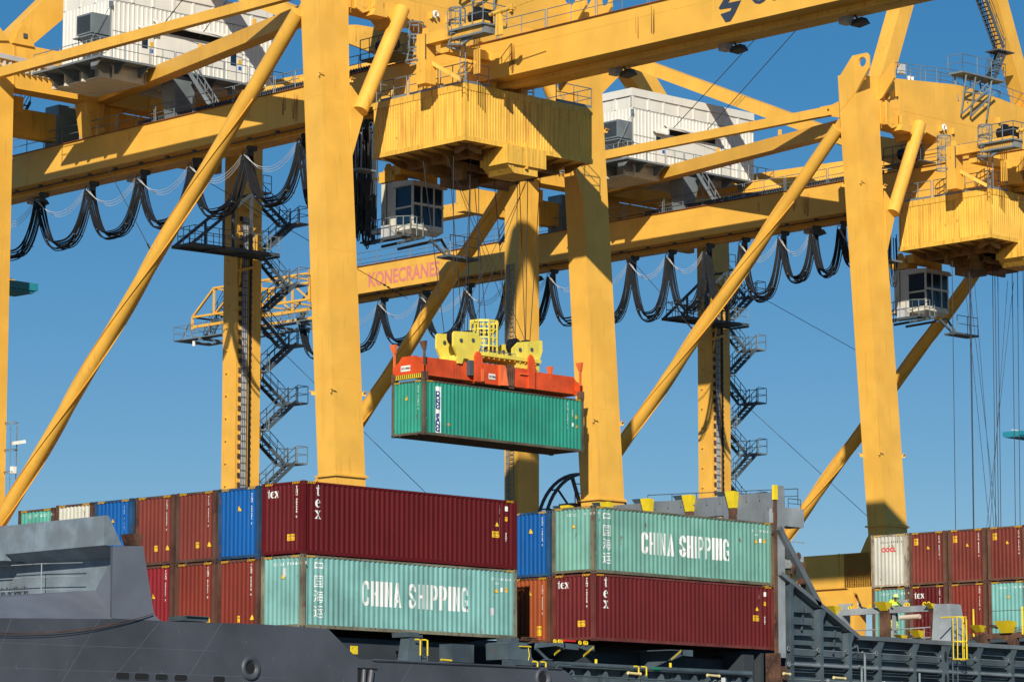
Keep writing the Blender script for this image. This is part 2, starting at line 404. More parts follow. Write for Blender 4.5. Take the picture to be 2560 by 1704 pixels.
CAU = lambda: merge((rect(0.42, 0.26), 0, 0))
def caution(o, face, x, z, word='CAUTION', w_=0.42, h_=0.26, L=L40, sub="9'6\" HIGH"):
    decal('caution_sticker', rect(w_, h_), mAmb, o, face, x, z, L=L)
    decal('caution_lettering', merge((text_polys(word, h_ * 0.36, bold=0.002), w_ * 0.06, h_ * 0.56), (text_polys(sub, h_ * 0.27), w_ * 0.08, h_ * 0.16)), mInk, o, face, x, z, lift=0.008, L=L)
def warn_tri(o, face, x, z, s=0.22, L=L40):
    s *= 0.82
    decal('warning_triangle', tri(s * 1.18), mInk, o, face, x - 0.02, z - 0.02, lift=0.004, L=L)
    decal('warning_triangle', tri(s), mAmb, o, face, x, z, lift=0.008, L=L)
def idv(o, face, x, z, s, size=0.115, pitch_=0.098, m=None, L=L40):
    decal('number_lettering', vstack(s, size, pitch_, bold=0.003), m or mWhite, o, face, x, z, L=L)
def idh(o, face, x, z, s, size=0.15, m=None, L=L40, spacing=1.5):
    decal('number_lettering', text_polys(s, size, bold=0.003, spacing=spacing), m or mWhite, o, face, x, z, L=L)

MAROON = (0.108, 0.008, 0.010); RUSTY = (0.18, 0.036, 0.025); BRICK = (0.19, 0.030, 0.018); BLUE = (0.0045, 0.095, 0.33)
SEA = (0.20, 0.42, 0.39); GREEN = (0.028, 0.265, 0.19); ORANGE = (0.33, 0.075, 0.022); CREAM = (0.62, 0.60, 0.50)
OXR = (0.21, 0.014, 0.02)
def dress_tex(o, num, side=True, cz=0.55):
    decal('tex_lettering', tex_polys('h', 0.26), mWhite, o, 'end', 0.30, 2.30)
    idv(o, 'end', 2.02, 2.62, num)
    caution(o, 'end', 1.50, cz)
    if side:
        decal('tex_lettering', tex_polys('v', 0.33), mWhite, o, 'side', 0.66, 1.42)
        idv(o, 'side', 11.15, 2.56, num)
        warn_tri(o, 'side', 10.9, 1.75); caution(o, 'side', 10.72, 1.28)
        idv(o, 'side', 11.55, 1.45, '45G1', 0.10, 0.10); caution(o, 'side', 11.50, 2.0, 'HT', 0.12, 0.18, sub='')
        decal('white_sticker', rect(0.14, 0.2), mWhite, o, 'side', 11.50, 2.42)
def cjk(o, face, x, z):
    decal('chinese_lettering', vstack('中国海运', 0.54, 0.59, bold=0.0), mWhite, o, face, x, z)
def china_letters():
    # heavy strokes
    # condensed heavy capitals drawn as strokes on a 5 x 9 raster with bevelled corners
    H_ = 1.0; st = 0.152
    def bar(x0, y0, x1, y1): return [(x0, y0), (x1, y0), (x1, y1), (x0, y1)]
    def arc(cx, cy, rx, ry, a0, a1, n=9, t=st, ty=None):
        ty = ty or t * 0.85; q = []
        for i in range(n):
            p, r_ = math.radians(a0 + (a1 - a0) * i / n), math.radians(a0 + (a1 - a0) * (i + 1) / n)
            q.append([(cx + rx * math.cos(p), cy + ry * math.sin(p)), (cx + rx * math.cos(r_), cy + ry * math.sin(r_)),
                      (cx + (rx - t) * math.cos(r_), cy + (ry - ty) * math.sin(r_)), (cx + (rx - t) * math.cos(p), cy + (ry - ty) * math.sin(p))])
        return q
    G = {
     'C': arc(.22, .76, .22, .24, 0, 180) + [bar(0, .24, st, .76)] + arc(.22, .24, .22, .24, 180, 360) + [bar(.44 - st, .66, .44, .76), bar(.44 - st, .24, .44, .34)],
     'H': [bar(0, 0, st, 1), bar(.42 - st, 0, .42, 1), bar(st, .44, .42 - st, .56)],
     'I': [bar(0, 0, st * 1.05, 1)],
     'N': [bar(0, 0, st, 1), bar(.42 - st, 0, .42, 1), [(st, 1), (st, .66), (.42 - st, 0), (.42 - st, .34)]],
     'A': [[(0, 0), (st, 0), (.28, .98), (.28 - .055, 1), (.165, 1)], [(.46, 0), (.46 - st, 0), (.19, .98), (.235, 1), (.295, 1)], bar(.13, .2, .33, .31)],
     'S': arc(.22, .76, .22, .24, 0, 200) + [[(.0, .76), (.11, .66), (.44, .30), (.34, .20), (.10, .50), (.0, .62)][::-1]] + arc(.22, .24, .22, .24, 180, 380) + [bar(.44 - st, .68, .44, .76), bar(0, .24, st, .34)],
     'P': [bar(0, 0, st, 1), bar(st, .89, .24, 1), bar(st, .38, .24, .50)] + arc(.22, .69, .22, .31, -90, 90),
     'G': arc(.22, .76, .22, .24, 0, 180) + [bar(0, .24, st, .76)] + arc(.22, .24, .22, .24, 180, 360) + [bar(.44 - st, .66, .44, .76), bar(.44 - st, .0, .44, .48), bar(.23, .38, .44 - st, .48)]}
    vs, fs = [], []; x = 0
    for ch in 'CHINA SHIPPING':
        if ch == ' ': x += 0.33; continue
        w_ = max(p[0] for q in G[ch] for p in q)
        for q in G[ch]:
            o = len(vs); vs += [((p[0] + x), p[1]) for p in q]; fs.append(tuple(range(o, o + len(q))))
        x += w_ + 0.10
    return vs, fs, x
def dress_china(o, num, side=True, endx=0.72, tx=3.25, tw=6.15, th=1.0, tz=1.02):
    idh(o, 'end', endx, 2.50, num); warn_tri(o, 'end', 1.15, 1.98, 0.22)
    if side:
        vs, fs, x = china_letters()
        decal('line_name_lettering', ([(a * tw / x, b * th) for a, b in vs], fs), mWhite, o, 'side', tx, tz)
        cjk(o, 'side', 0.88, 2.25)
        idh(o, 'side', 10.70, 2.42, num[:3] + num[6:], 0.13); idh(o, 'side', 10.85, 2.24, '45G', 0.12)
        warn_tri(o, 'side', 10.85, 1.90, 0.24); decal('white_sticker', rect(0.12, 0.18), mWhite, o, 'side', 11.22, 1.94)
        caution(o, 'side', 11.50, 1.94, 'HT', 0.12, 0.18, sub='')
ZU = 2.91
# stack A: near bay
c = container('maroon container lettered tex, top of the near corner stack left of the gap', MAROON, (0, 0, ZU), fade=0.04, rust=-0.6, streak=0.08, framecol=MAROON, frust=0.35); dress_tex(c, 'TGHU 489048 0')
c = container('pale sea-green container with large white letters, just above the dark hull', SEA, (0, 0, 0), fade=0.10, rust=0.12, streak=0.22, scol=(0.13, 0.24, 0.21), framecol=(0.20, 0.19, 0.13)); dress_china(c, 'CC LU  7 80 64 0  8')
decal('scuff_mark', rect(0.20, 0.34), mWcab, c, 'end', 1.28, 2.06); decal('scuff_mark', rect(0.22, 0.30), mWcab, c, 'side', 10.6, 0.95)
RP = 2.62
topc = [(BLUE, 'bright blue container just left of the top maroon tex container', 'CSNU 609485 5', 'b'), (RUSTY, 'red-brown container in the top tier, directly left of the bright blue one', 'TLLU 429014 0', 'r'),
        (RUSTY, 'red-brown container in the top tier, directly right of the blue one beside the cream one', 'TEMU 526247 5', 'r'), (BLUE, 'blue container half hidden by the grey bulwark, right of the cream one', 'CSNU 614203', 'b2'),
        (CREAM, 'cream container peeping over the grey bulwark', '', 'c'), ((0.10, 0.38, 0.29), 'weathered green container with rust runs, leftmost over the grey bulwark', '', 'g')]
for i, (cc, lb, num, kd) in enumerate(topc):
    c = container(lb, cc, (0.0 + 0.02 * (i % 3), RP * (i + 1), ZU - (0.04 if i < 5 else 0.10)), fade=0.06 if kd != 'g' else 0.14, rust={'g': 0.55}.get(kd, 0.02), streak=0.12, framecol=(0.10, 0.05, 0.035) if kd[0] != 'b' else (0.02, 0.07, 0.16), frust=0.9 if kd[0] != 'b' else 0.6)
    if kd == 'b': idv(c, 'end', 2.0, 2.55, num); warn_tri(c, 'end', 1.12, 1.95, 0.26)
    if kd == 'b2': idv(c, 'end', 1.9, 2.55, num); warn_tri(c, 'end', 1.05, 1.95, 0.26)
    if kd == 'r': idv(c, 'end', 1.98, 2.6, num); warn_tri(c, 'end', 1.92, 0.62, 0.25); caution(c, 'end', 1.22, 0.60, 'CAU', 0.17, 0.24, sub='96')
    if kd == 'c': idv(c, 'end', 1.85, 2.5, 'UESU 4321', m=mInk)
    if kd == 'g': idh(c, 'end', 0.70, 2.55, 'CF SY  6 C0 144 8', 0.17)
lowc = [(BRICK, 'brick-red container in the lower tier, left neighbour of the pale sea-green one', 'TRHU 663078 0'), (BRICK, 'brick-red container in the lower tier, standing above the small grey deck fitting', 'TCNU 674777 0'),
        (OXR, 'crimson container in the lower tier, cut off by the grey bulwark', 'FCAU 337777 3')]
for i, (cc, lb, num) in enumerate(lowc):
    c = container(lb, cc, (0.01, RP * (i + 1), -0.02), fade=0.05, rust=-0.4, streak=0.1, framecol=(0.11, 0.05, 0.035), frust=0.8)
    idv(c, 'end', 2.0, 2.6, num)
    if i < 2: warn_tri(c, 'end', 1.95, 0.45, 0.26); caution(c, 'end', 1.15, 0.38, 'CAU', 0.17, 0.26, sub='96')
    else: warn_tri(c, 'end', 1.1, 1.55, 0.26)
# stack B: beyond the gap
BX, BZ = 16.953, 0.135
c = container('pale green container with large white letters, top of the stack against the rusty guide post', (0.17, 0.375, 0.31), (BX, 0, BZ + ZU), fade=0.09, rust=0.14, streak=0.2, scol=(0.11, 0.22, 0.17), framecol=(0.16, 0.15, 0.10)); dress_china(c, 'CC LU  7 70 58 9  0', endx=0.85, tx=3.15, tw=6.0, th=0.98, tz=0.98)
c = container('maroon container lettered tex, bottom of the stack against the rusty guide post', (0.125, 0.015, 0.016), (BX, 0, BZ), fade=0.06, rust=-0.3, streak=0.14, framecol=(0.16, 0.035, 0.03), frust=0.7); dress_tex(c, 'TEMU 749258 3', cz=0.62)
c = container('deep blue container in the gap between the two long stacks', BLUE, (BX + 0.05, RP, BZ + ZU - 0.06), fade=0.05, rust=-0.3, streak=0.1, framecol=(0.02, 0.08, 0.18), frust=0.6); idv(c, 'end', 1.98, 2.55, 'CSNU 748768 5'); warn_tri(c, 'end', 1.15, 1.95, 0.26)
c = container('orange-brown container in the gap, below the deep blue one', ORANGE, (BX + 0.05, RP, BZ - 0.03), fade=0.06, rust=-0.2, streak=0.15, framecol=(0.13, 0.055, 0.03), frust=0.8); idv(c, 'end', 1.98, 2.45, 'TCNU 430235 0'); warn_tri(c, 'end', 1.1, 2.12, 0.26); caution(c, 'end', 1.62, 0.35, 'BTN', 0.28, 0.42, sub='9-6')
# stack C: right edge
CX, CY, CZ = 57.0, 13.42, 2.11
rows = [('u', (0.56, 0.54, 0.46), 'off-white container with red lettering and rust, standing before the yellow crane leg', 'oo'), ('u', RUSTY, 'red-brown container right beside the off-white one', 'r1'),
        ('u', RUSTY, 'red-brown container second to the right of the off-white one', 'r2'), ('u', RUSTY, 'red-brown container cut by the right edge of the photo, above the teal one', 'r3'),
        ('l', (0.17, 0.37, 0.33), 'teal container behind the worker in yellow', 't1'), ('l', MAROON, 'maroon container lettered tex behind the lashing platform', 'tx'),
        ('l', BRICK, 'plain brick-red container behind the caged yellow ladder', 'bk'), ('l', (0.17, 0.40, 0.37), 'teal container cut by the right edge of the photo', 't2')]
for i, (tier, cc, lb, kd) in enumerate(rows):
    c = container(lb, cc, (CX, CY - 2.6 * (i % 4), CZ + (2.91 if tier == 'u' else 0)), fade=0.09, rust={'oo': 0.30}.get(kd, 0.08), streak=0.2, framecol=(0.14, 0.07, 0.045) if kd != 'oo' else (0.45, 0.38, 0.28), frust=0.9)
    if kd == 'oo':
        idh(c, 'end', 0.62, 2.42, 'OO LU  8 79 81 27', 0.13, m=mInk); idh(c, 'end', 1.2, 2.22, '4 5G 1', 0.12, m=mInk)
        decal('red_lettering', text_polys('OOCL', 0.34, bold=0.016), mRed, c, 'end', 0.70, 1.94)
    if kd[0] == 'r':
        idv(c, 'end', 2.0, 2.55, {'r1': 'FCIU 869218 1', 'r2': 'FCIU 898640 4', 'r3': 'FCIU 701676 8'}[kd]); warn_tri(c, 'end', 1.15, 1.95, 0.22); caution(c, 'end', 0.32, 2.2, 'CAUT', 0.26, 0.36, sub='9-6')
    if kd in ('t1', 't2'): dress_china(c, {'t1': 'CC LU  7 72 33 6  4', 't2': 'CC LU  7 30 90 3'}[kd], side=False, endx=0.62)
    if kd == 'tx': decal('tex_lettering', tex_polys('h', 0.26), mWhite, c, 'end', 0.28, 2.22); idv(c, 'end', 1.98, 2.62, 'TGHU 857234 1')
    if kd == 'bk': idv(c, 'end', 2.0, 2.62, 'TGHU 174750 9')
# hanging container
HX, HY, HZ, HR = 32.163, 25.735, 12.248, -0.006
hc = container('jade-green container hanging from the orange spreader', GREEN, (HX, HY, HZ), HR, fade=0.08, rust=0.10, streak=0.16, framecol=(0.11, 0.10, 0.07))
warn_tri(hc, 'end', 1.0, 1.9, 0.26); idv(hc, 'end', 1.98, 2.52, 'DFSU 774875 2')
decal('name_panel', rect(0.44, 2.42), mWhite, hc, 'side', 0.82, 0.18)
def rot90(p):   # rotate text to read downwards
    return [(y, -x) for x, y in p[0]], [tuple(reversed(q)) for q in p[1]]
vv, ff = vstack('DONG FANG', 0.31, 0.235, bold=0.022); decal('name_lettering', ([(x * 1.45, y * 1.0) for x, y in vv], ff), mNavy, hc, 'side', 1.04, 2.12, lift=0.008)
decal('orange_sticker', rect(0.12, 0.10), mOrL, hc, 'side', 1.75, 0.62)
idv(hc, 'side', 10.95, 2.55, 'DFSU 774875 2', 0.12, 0.11); idv(hc, 'side', 11.32, 2.2, '45G1', 0.11, 0.11)
warn_tri(hc, 'side', 11.55, 1.3, 0.24); decal('white_sticker', rect(0.13, 0.2), mWhite, hc, 'side', 11.28, 1.35); caution(hc, 'side', 11.55, 1.8, 'HT', 0.12, 0.18, sub='')

# ------------------------------------------------------------------ ship-to-shore crane (local x along the quay, y landward, z world)
CRX, CRY, CROT, CPITCH = 28.063, 28.0, -0.043824, 43.735
cr = thing('gantry_crane', 'yellow gantry crane nearest the camera, over the hanging green container', 'crane', (CRX, CRY, 0), CROT, 'yellow quay cranes in a row')
LW = 2.0; XR = 19.18; XM = 10.59            # leg width, right leg offset, centre line
yf = lambda z: 0.07 * (z - 9.98)
def mir(pts): return [(2 * XM - x, *rest) for x, *rest in pts]
def leg_water(x0, right):
    m = MB(); zs = [-6, 9.9]
    def sec(z, x0_, x1_, d): return [(x0_, yf(z), z), (x1_, yf(z), z), (x1_, yf(z) + d, z), (x0_, yf(z) + d, z)]
    S = [(-6, 0, LW, 1.42), (10.0, 0, LW, 1.42), (20, 0, LW, 1.42), (31.4, 0, LW, 1.40), (34.6, 0, LW + .1, 1.40), (38.2, 0, LW + .35, 1.34)]
    for a, b in zip(S, S[1:]):
        xa = (x0 + a[1], x0 + a[2]) if not right else (2 * XM - a[2], 2 * XM - a[1]); xb = (x0 + b[1], x0 + b[2]) if not right else (2 * XM - b[2], 2 * XM - b[1])
        m.hexa(sec(a[0], *xa, a[3]), sec(b[0], *xb, b[3]))
    lg = m.build('leg', mY, cr)
    t = MB(); x0_, x1_ = (0, LW) if not right else (2 * XM - LW, 2 * XM)
    for z in (10.0,): t.box(x0_ - .12, yf(z) - .12, z - .05, x1_ + .12, yf(z) + 1.54, z + .05)
    for i in range(22): t.box(x0_ - .06 + i * (LW + .05) / 21, yf(10) - .10, 10.05, x0_ - .02 + i * (LW + .05) / 21, yf(10) - .06, 10.1)
    t.build('bolt_flange', mY, lg)
    b = MB()
    for z in (14.45, 31.3):
        for px, py in ((x0_, yf(z)), (x1_, yf(z)), (x0_, yf(z) + 1.4)):
            sx = -1 if px == x0_ else 1; sy = -1 if py == yf(z) else 1
            b.prism([(px - .05 * sx, py - .22 * sy * -1), (px + .34 * sx, py + .10 * sy), (px - .05 * sx, py + .14 * sy)], 'z', z, z + .05)
            b.prism([(px, py), (px + .2 * sx, py + .07 * sy), (px + .18 * sx, py + .10 * sy)], 'z', z - .18, z)
    b.build('bracket', mY, lg)
    s = MB()
    for z in (15.1, 21.9, 30.1):
        s.box(x0_ - .003, yf(z) - .004, z, x1_ + .003, yf(z) + .02, z + .015); s.box(x0_ - .004, yf(z) + .01, z, x0_ + .02, yf(z) + 1.4, z + .015)
    s.build('weld_seam', mYd, lg)
    # lug plates on top
    plate = [(3.16, 35.9), (3.16, 38.12), (2.1, 39.27), (.97, 39.28), (.8, 39.1), (.78, 38.3), (1.87, 36.92)]
    for k, xx in enumerate((0.0, 2.22)):
        p = MB(); pp = plate if k == 0 else [(3.1, 36.2), (3.1, 38.6), (1.7, 38.15), (.66, 39.1), (.60, 38.0), (1.6, 36.9)]
        xa, xb = (xx - .03, xx + .13) if not right else (2 * XM - xx - .13, 2 * XM - xx + .03)
        if k == 0: p.ringplate(pp, (1.3, 38.76), .31, 'x', xa, xb)
        else: p.prism(pp, 'x', xa, xb)
        p.build('lug_plate', mY, lg)
    return lg
leg_water(0, False); leg_water(XR, True)
for right in (False, True):
    m = MB(); x0, x1 = (0, 1.95) if not right else (2 * XM - 1.95, 2 * XM)
    m.box(x0, 32.0, -6, x1, 33.35, 33.2); 
    # widened head
    xa = x1 if not right else x0; s = 1 if not right else -1
    m.prism([(xa - 1.0 * s, 30.0), (xa, 30.0), (xa - .02 * s + .0, 34.0), (xa, 35.5), (xa - 1.0 * s, 35.5)], 'y', 31.99, 33.36) if False else None
    m.hexa([(x0, 32, 33.2), (x1, 32, 33.2), (x1, 33.35, 33.2), (x0, 33.35, 33.2)], [(x0 - .0, 32, 38.35), (x1 + .0, 32, 38.35), (x1, 33.35, 38.35), (x0, 33.35, 38.35)])
    lg = m.build('leg', mY, cr)
    b = MB()
    for z in (9.4, 24.0):
        for px in (x0, x1):
            sx = -1 if px == x0 else 1
            b.prism([(px - .05 * sx, 32.2), (px + .34 * sx, 31.9), (px - .05 * sx, 31.86)], 'z', z, z + .05)
    if right:
        for i in range(24): b.tube((x0, 32.9, -4 + i * 1.42), (x0 - .12, 32.9, -4 + i * 1.42), .07, 6)
    b.build('bracket', mY, lg)
    # climbing channel
    if right:
        cx = 19.20
        a = MB(); a.box(cx + .40, 31.93, -6, cx + .80, 31.99, 30.0); a.build('cable_tray', mWcab, lg)
        a = MB()
        for k in (0.36, 0.50, .64, .82): a.tube((cx + k, 31.88, -6), (cx + k, 31.88, 30), .018, 5)
        for i in range(78): a.beam((cx + .34, 31.87, -5.8 + i * .46), (cx + .84, 31.87, -5.8 + i * .46), .02, .035)
        a.build('mesh_guard', mGd, lg)
        a = MB()
        for i in range(60): a.box(cx + .18, 31.9, -5.7 + i * .6, cx + .34, 31.985, -5.4 + i * .6)
        a.build('cable_clamp', mRust, lg)
        a = MB(); a.box(cx + 1.02, 31.92, -6, cx + 1.16, 31.985, 30)
        for i in range(90): a.box(cx + 1.0, 31.90, -5.9 + i * .4, cx + 1.18, 31.92, -5.75 + i * .4)
        a.build('lift_rack', mBlk, lg)
        a = MB(); a.box(x0 - .004, 31.97, -6, x0 + .02, 33.3, 30) if False else a.box(cx + .0, 31.96, -6, cx + .05, 31.99, 30); a.build('weld_seam', mYd, lg)
    else:
        a = MB()
        for y in (32.30, 32.72): a.tube((-.16, y, -5.5), (-.16, y, 29.8), .03, 6)
        for i in range(118): a.box(-.18, 32.30, -5.4 + i * .3, -.12, 32.72, -5.34 + i * .3)
        for y in (32.86, 32.96, 33.08): a.tube((-.10, y, -5.5), (-.10, y, 29.8), .022, 5)
        for i in range(75): a.beam((-.12, 32.82, -5.4 + i * .47), (-.12, 33.12, -5.4 + i * .47), .02, .03)
        a.build('ladder', mG, lg)
# cross beam over the waterside legs, with cut-outs and the girder hangers
half = [(2.2, 38.26), (2.2, 35.28), (4.9, 35.22), (5.15, 35.0), (5.3, 34.7), (6.35, 34.85), (6.75, 35.38), (7.75, 35.18), (8.05, 34.9), (8.0, 33.5), (8.85, 33.5), (8.95, 34.6), (9.2, 35.0), (9.45, 34.95), (9.6, 34.5), (9.65, 33.6)]
full = [(XM, 38.93)] + [(9.6, 38.89)] + half + [(2 * XM - x, z) for x, z in reversed(half)] + [(2 * XM - 9.6, 38.89)]
m = MB(); m.prism(full, 'y', 1.84, 3.15)
xb = m.build('cross_beam', mY, cr)
s = MB(); s.prism([(2.28, 35.3), (2.36, 35.3), (2.5, 38.2), (2.42, 38.2)], 'y', 1.80, 1.86)
for i in range(36): s.box(2.27 + i * .003, 1.775, 35.0 + i * .09, 2.33 + i * .003, 1.80, 35.04 + i * .09)
s.box(2.3, 1.83, 36.4, 18.9, 1.86, 36.415); s.build('bolt_row', mYd, xb)
for sx in (0, 1):                                     # pin lugs and folded clamp below the beam ends
    f = (lambda x: x) if not sx else (lambda x: 2 * XM - x)
    p = MB(); p.prism([(f(2.32), 35.2), (f(2.32), 36.7), (f(3.0), 36.1), (f(3.3), 35.75), (f(3.35), 35.2), (f(2.8), 34.98)], 'y', 1.35, 1.5); p.tube((f(2.9), 1.32, 35.45), (f(2.9), 1.55, 35.45), .2, 14)
    p.prism([(f(3.35), 35.1), (f(3.35), 36.5), (f(4.5), 35.6), (f(4.3), 35.0)], 'y', 1.2, 1.3); p.box(f(3.35), 1.0, 35.35, f(3.95), 1.85, 35.85); p.hexa([(f(3.2), 1.0, 34.9), (f(4.2), 1.0, 34.9), (f(4.2), 1.9, 34.9), (f(3.2), 1.9, 34.9)], [(f(3.4), 1.0, 35.35), (f(4.4), 1.0, 35.35), (f(4.4), 1.9, 35.35), (f(3.4), 1.9, 35.35)])
    p.build('pin_lug', mY, xb)
    p = MB(); p.tube((f(5.85), 1.62, 35.75), (f(2.45), 1.12, 29.55), .41, 28); p.build('short_brace', mY, cr, True)
    p = MB(); p.prism([(f(1.9), 30.9), (f(2.95), 29.9), (f(2.75), 29.2), (f(1.98), 26.9)], 'y', 1.25, 1.33); p.build('gusset_plate', mY, cr)
p = MB(); p.torus((8.3, 1.62, 35.85), .17, .075, 'y', 18, 6, -.6, 4.6); p.build('lifting_hook', mWhite, xb, True)
for x, z in ((8.0, 35.8), (9.25, 35.8), (3.7, 37.4), (2.9, 37.1), (14, 37.2)): p = MB(); p.prism([(x, z - .2), (x, z + .18), (x + .12, z)], 'y', 1.6, 1.85); p.build('lug', mY, xb)
p = MB(); p.rail([(3.7, 2.0, 38.45), (6.5, 2.0, 38.65), (9.7, 2.0, 38.9), (11.5, 2.0, 38.9), (18.9, 2.0, 38.28)], 1.0, 1.4, .024); p.rail([(3.7, 3.0, 38.45), (9.7, 3.0, 38.9), (11.5, 3.0, 38.9), (18.9, 3.0, 38.28)], 1.0, 1.4, .024); p.build('guardrail', mG, xb)
p = MB(); p.box(4.55, 2.0, 38.9, 5.0, 2.3, 39.5); p.build('junction_box', mWcab, xb)
p = MB()
for x in (5.2, 5.55): p.tube((x, 1.9, 38.5), (x, 1.9, 38.75), .07, 8, .12); 
p.build('security_camera', mWhite, xb)
# stair landing bracketed on the beam
p = MB(); X0, X1 = 9.95, 12.6; zt = 39.65
p.box(9.5, 1.0, zt - .1, 13.9, 2.2, zt); 
for x in (10.0, 10.95, 12.6):
    p.tube((x, 1.1, zt), (x, 1.6, 37.0), .06, 6)
    p.tube((x, 2.1, zt), (x, 1.82, 37.9), .06, 6)
p.beam((10.0, 1.5, 37.0), (12.7, 1.3, 39.1), .09, .09); p.beam((10.95, 1.5, 37.0), (13.2, 1.3, 38.9), .09, .09); p.beam((10, 1.4, 38.4), (12.7, 1.4, 38.6), .08, .08); p.beam((10, 1.4, 38.4), (11.9, 1.3, 39.5), .08, .08); p.beam((12.6, 1.3, 39.5), (11.5, 1.4, 38.5), .08, .08)
p.build('landing_bracket', mG, cr)
p = MB(); p.rail([(9.5, 1.0, zt), (13.9, 1.0, zt)], 1.1, 1.3, .026); p.rail([(9.5, 1.0, zt), (9.5, 2.2, zt)], 1.1, 1.2, .026); p.rail([(13.9, 1.0, zt), (13.9, 2.2, zt)], 1.1, 1.2, .026); p.build('guardrail', mG, cr)
def stair(mb, p0, p1, wv, tread=.28, hr=True, n=None):
    """p0 foot, p1 head (one stringer line), wv = width vector"""
    p0, p1, wv = Vector(p0), Vector(p1), Vector(wv)
    for o in (Vector((0, 0, 0)), wv): mb.beam(p0 + o, p1 + o, .05, .24)
    n = n or max(3, int(abs(p1.z - p0.z) / .24)); d = (p1 - p0); hd = Vector((d.x, d.y, 0)).normalized()
    for i in range(1, n):
        q = p0 + d * (i / n); mb.hexa([q - hd * .12, q + hd * .12, q + hd * .12 + wv, q - hd * .12 + wv], [q - hd * .12 + Z * .03, q + hd * .12 + Z * .03, q + hd * .12 + wv + Z * .03, q - hd * .12 + wv + Z * .03])
    if hr:
        for o in (Vector((0, 0, 0)), wv):
            for h in (1.0, .55): mb.tube(p0 + o + Z * h, p1 + o + Z * h, .026, 6)
            for i in range(0, 5): q = p0 + o + d * (i / 4); mb.tube(q, q + Z * 1.0, .024, 6)
p = MB(); stair(p, (13.0, 1.2, 39.7), (14.2, 1.2, 41.6), (0, .7, 0)); stair(p, (14.0, 1.2, 41.9), (11.2, 1.2, 46.6), (0, .7, 0)); p.box(13.2, 1.0, 41.6, 14.9, 2.1, 41.68); p.build('stair_flight', mGd, cr)
# waterside A-frame (mast legs)
for sx in (0, 1):
    f = (lambda x: x) if not sx else (lambda x: 2 * XM - x)
    m = MB()
    def sec(x, z, wd, y0=2.0, y1=3.1):
        q = [(f(x), y0, z), (f(x + wd), y0, z), (f(x + wd), y1, z), (f(x), y1, z)]
        return q
    m.hexa(sec(1.0, 36.2, 1.1), sec(2.73, 38.7, 1.2)); m.hexa(sec(2.73, 38.7, 1.2), sec(9.7, 55.2, 1.15))
    m.build('mast_leg', mY, cr)
# thin struts and wide diagonal beams from the waterside legs to the landside frame
for sx in (0, 1):
    f = (lambda x: x) if not sx else (lambda x: 2 * XM - x)
    m = MB(); m.box(f(.40), 4.7, 35.95, f(.85), 32.0, 36.52); m.ringplate([(4.2, 35.92), (4.2, 36.55), (5.1, 36.55), (5.1, 35.92)], (4.45, 36.25), .1, 'x', f(.34), f(.40)); m.prism([(3.0, 35.5), (3.0, 36.9), (4.4, 36.55), (4.7, 36.2), (4.5, 35.9)], 'x', f(.5), f(.75)); m.build('tie_beam', mY, cr)
    m = MB(); a0, a1 = Vector((f(1.3), 2.9, 0)), Vector((f(8.7), 32.4, 0)); dd = (a1 - a0).normalized(); sd = Vector((dd.y, -dd.x, 0)) * .45
    z0t, z0b, z1t, z1b = 35.72, 34.85, 36.45, 35.66
    m.hexa([a0 - sd + Z * z0b, a0 + sd + Z * z0b, a1 + sd + Z * z1b, a1 - sd + Z * z1b], [a0 - sd + Z * z0t, a0 + sd + Z * z0t, a1 + sd + Z * z1t, a1 - sd + Z * z1t])
    for t in (.28, .52): q = a0.lerp(a1, t); m.box(q.x - .05, q.y - .12, 36.0 + t * .3, q.x + .05, q.y + .12, 36.35 + t * .3)
    m.build('diagonal_beam', mY, cr)
    # gusset under strut connection
    m = MB(); m.prism([(1.9, 36.4), (3.4, 36.0), (4.6, 34.8), (4.0, 34.6), (3.2, 34.1), (2.9, 33.1), (1.9, 33.0)], 'x', f(.55), f(1.0)); m.build('gusset_plate', mYd, cr)
    # long tube with helical strakes
    p0, p1 = Vector((f(-.0) , 3.35, 34.9)), Vector((f(-.0), 32.5, 6.6)); m = MB(); m.tube(p0, p1, .41, 32); br = m.build('tube_brace', mY, cr, True)
    m = MB(); d = (p1 - p0); Ln = d.length; d.normalize(); a = Vector((1, 0, 0)); b = d.cross(a)
    for ph in (0.6, 0.6 + 2 * math.pi / 3, 0.6 + 4 * math.pi / 3):
        pa, pb = [], []
        for i in range(121):
            s_ = 5.5 + (Ln - 7.5) * i / 120; t = ph + 2 * math.pi * s_ / 30.0; q = p0 + d * s_; e = a * math.cos(t) + b * math.sin(t)
            pa.append(q + e * .405); pb.append(q + e * .485)
        o = len(m.v); m.add(pa + pb, [(i, i + 1, 122 + i, 121 + i) for i in range(120)])
    st = m.build('strake', mY, br)
    sol = st.modifiers.new('s', 'SOLIDIFY'); sol.thickness = .02
    if sx == 0:
        for (y, z) in ((15.5, 22.95), (9.8, 28.4)):
            pass
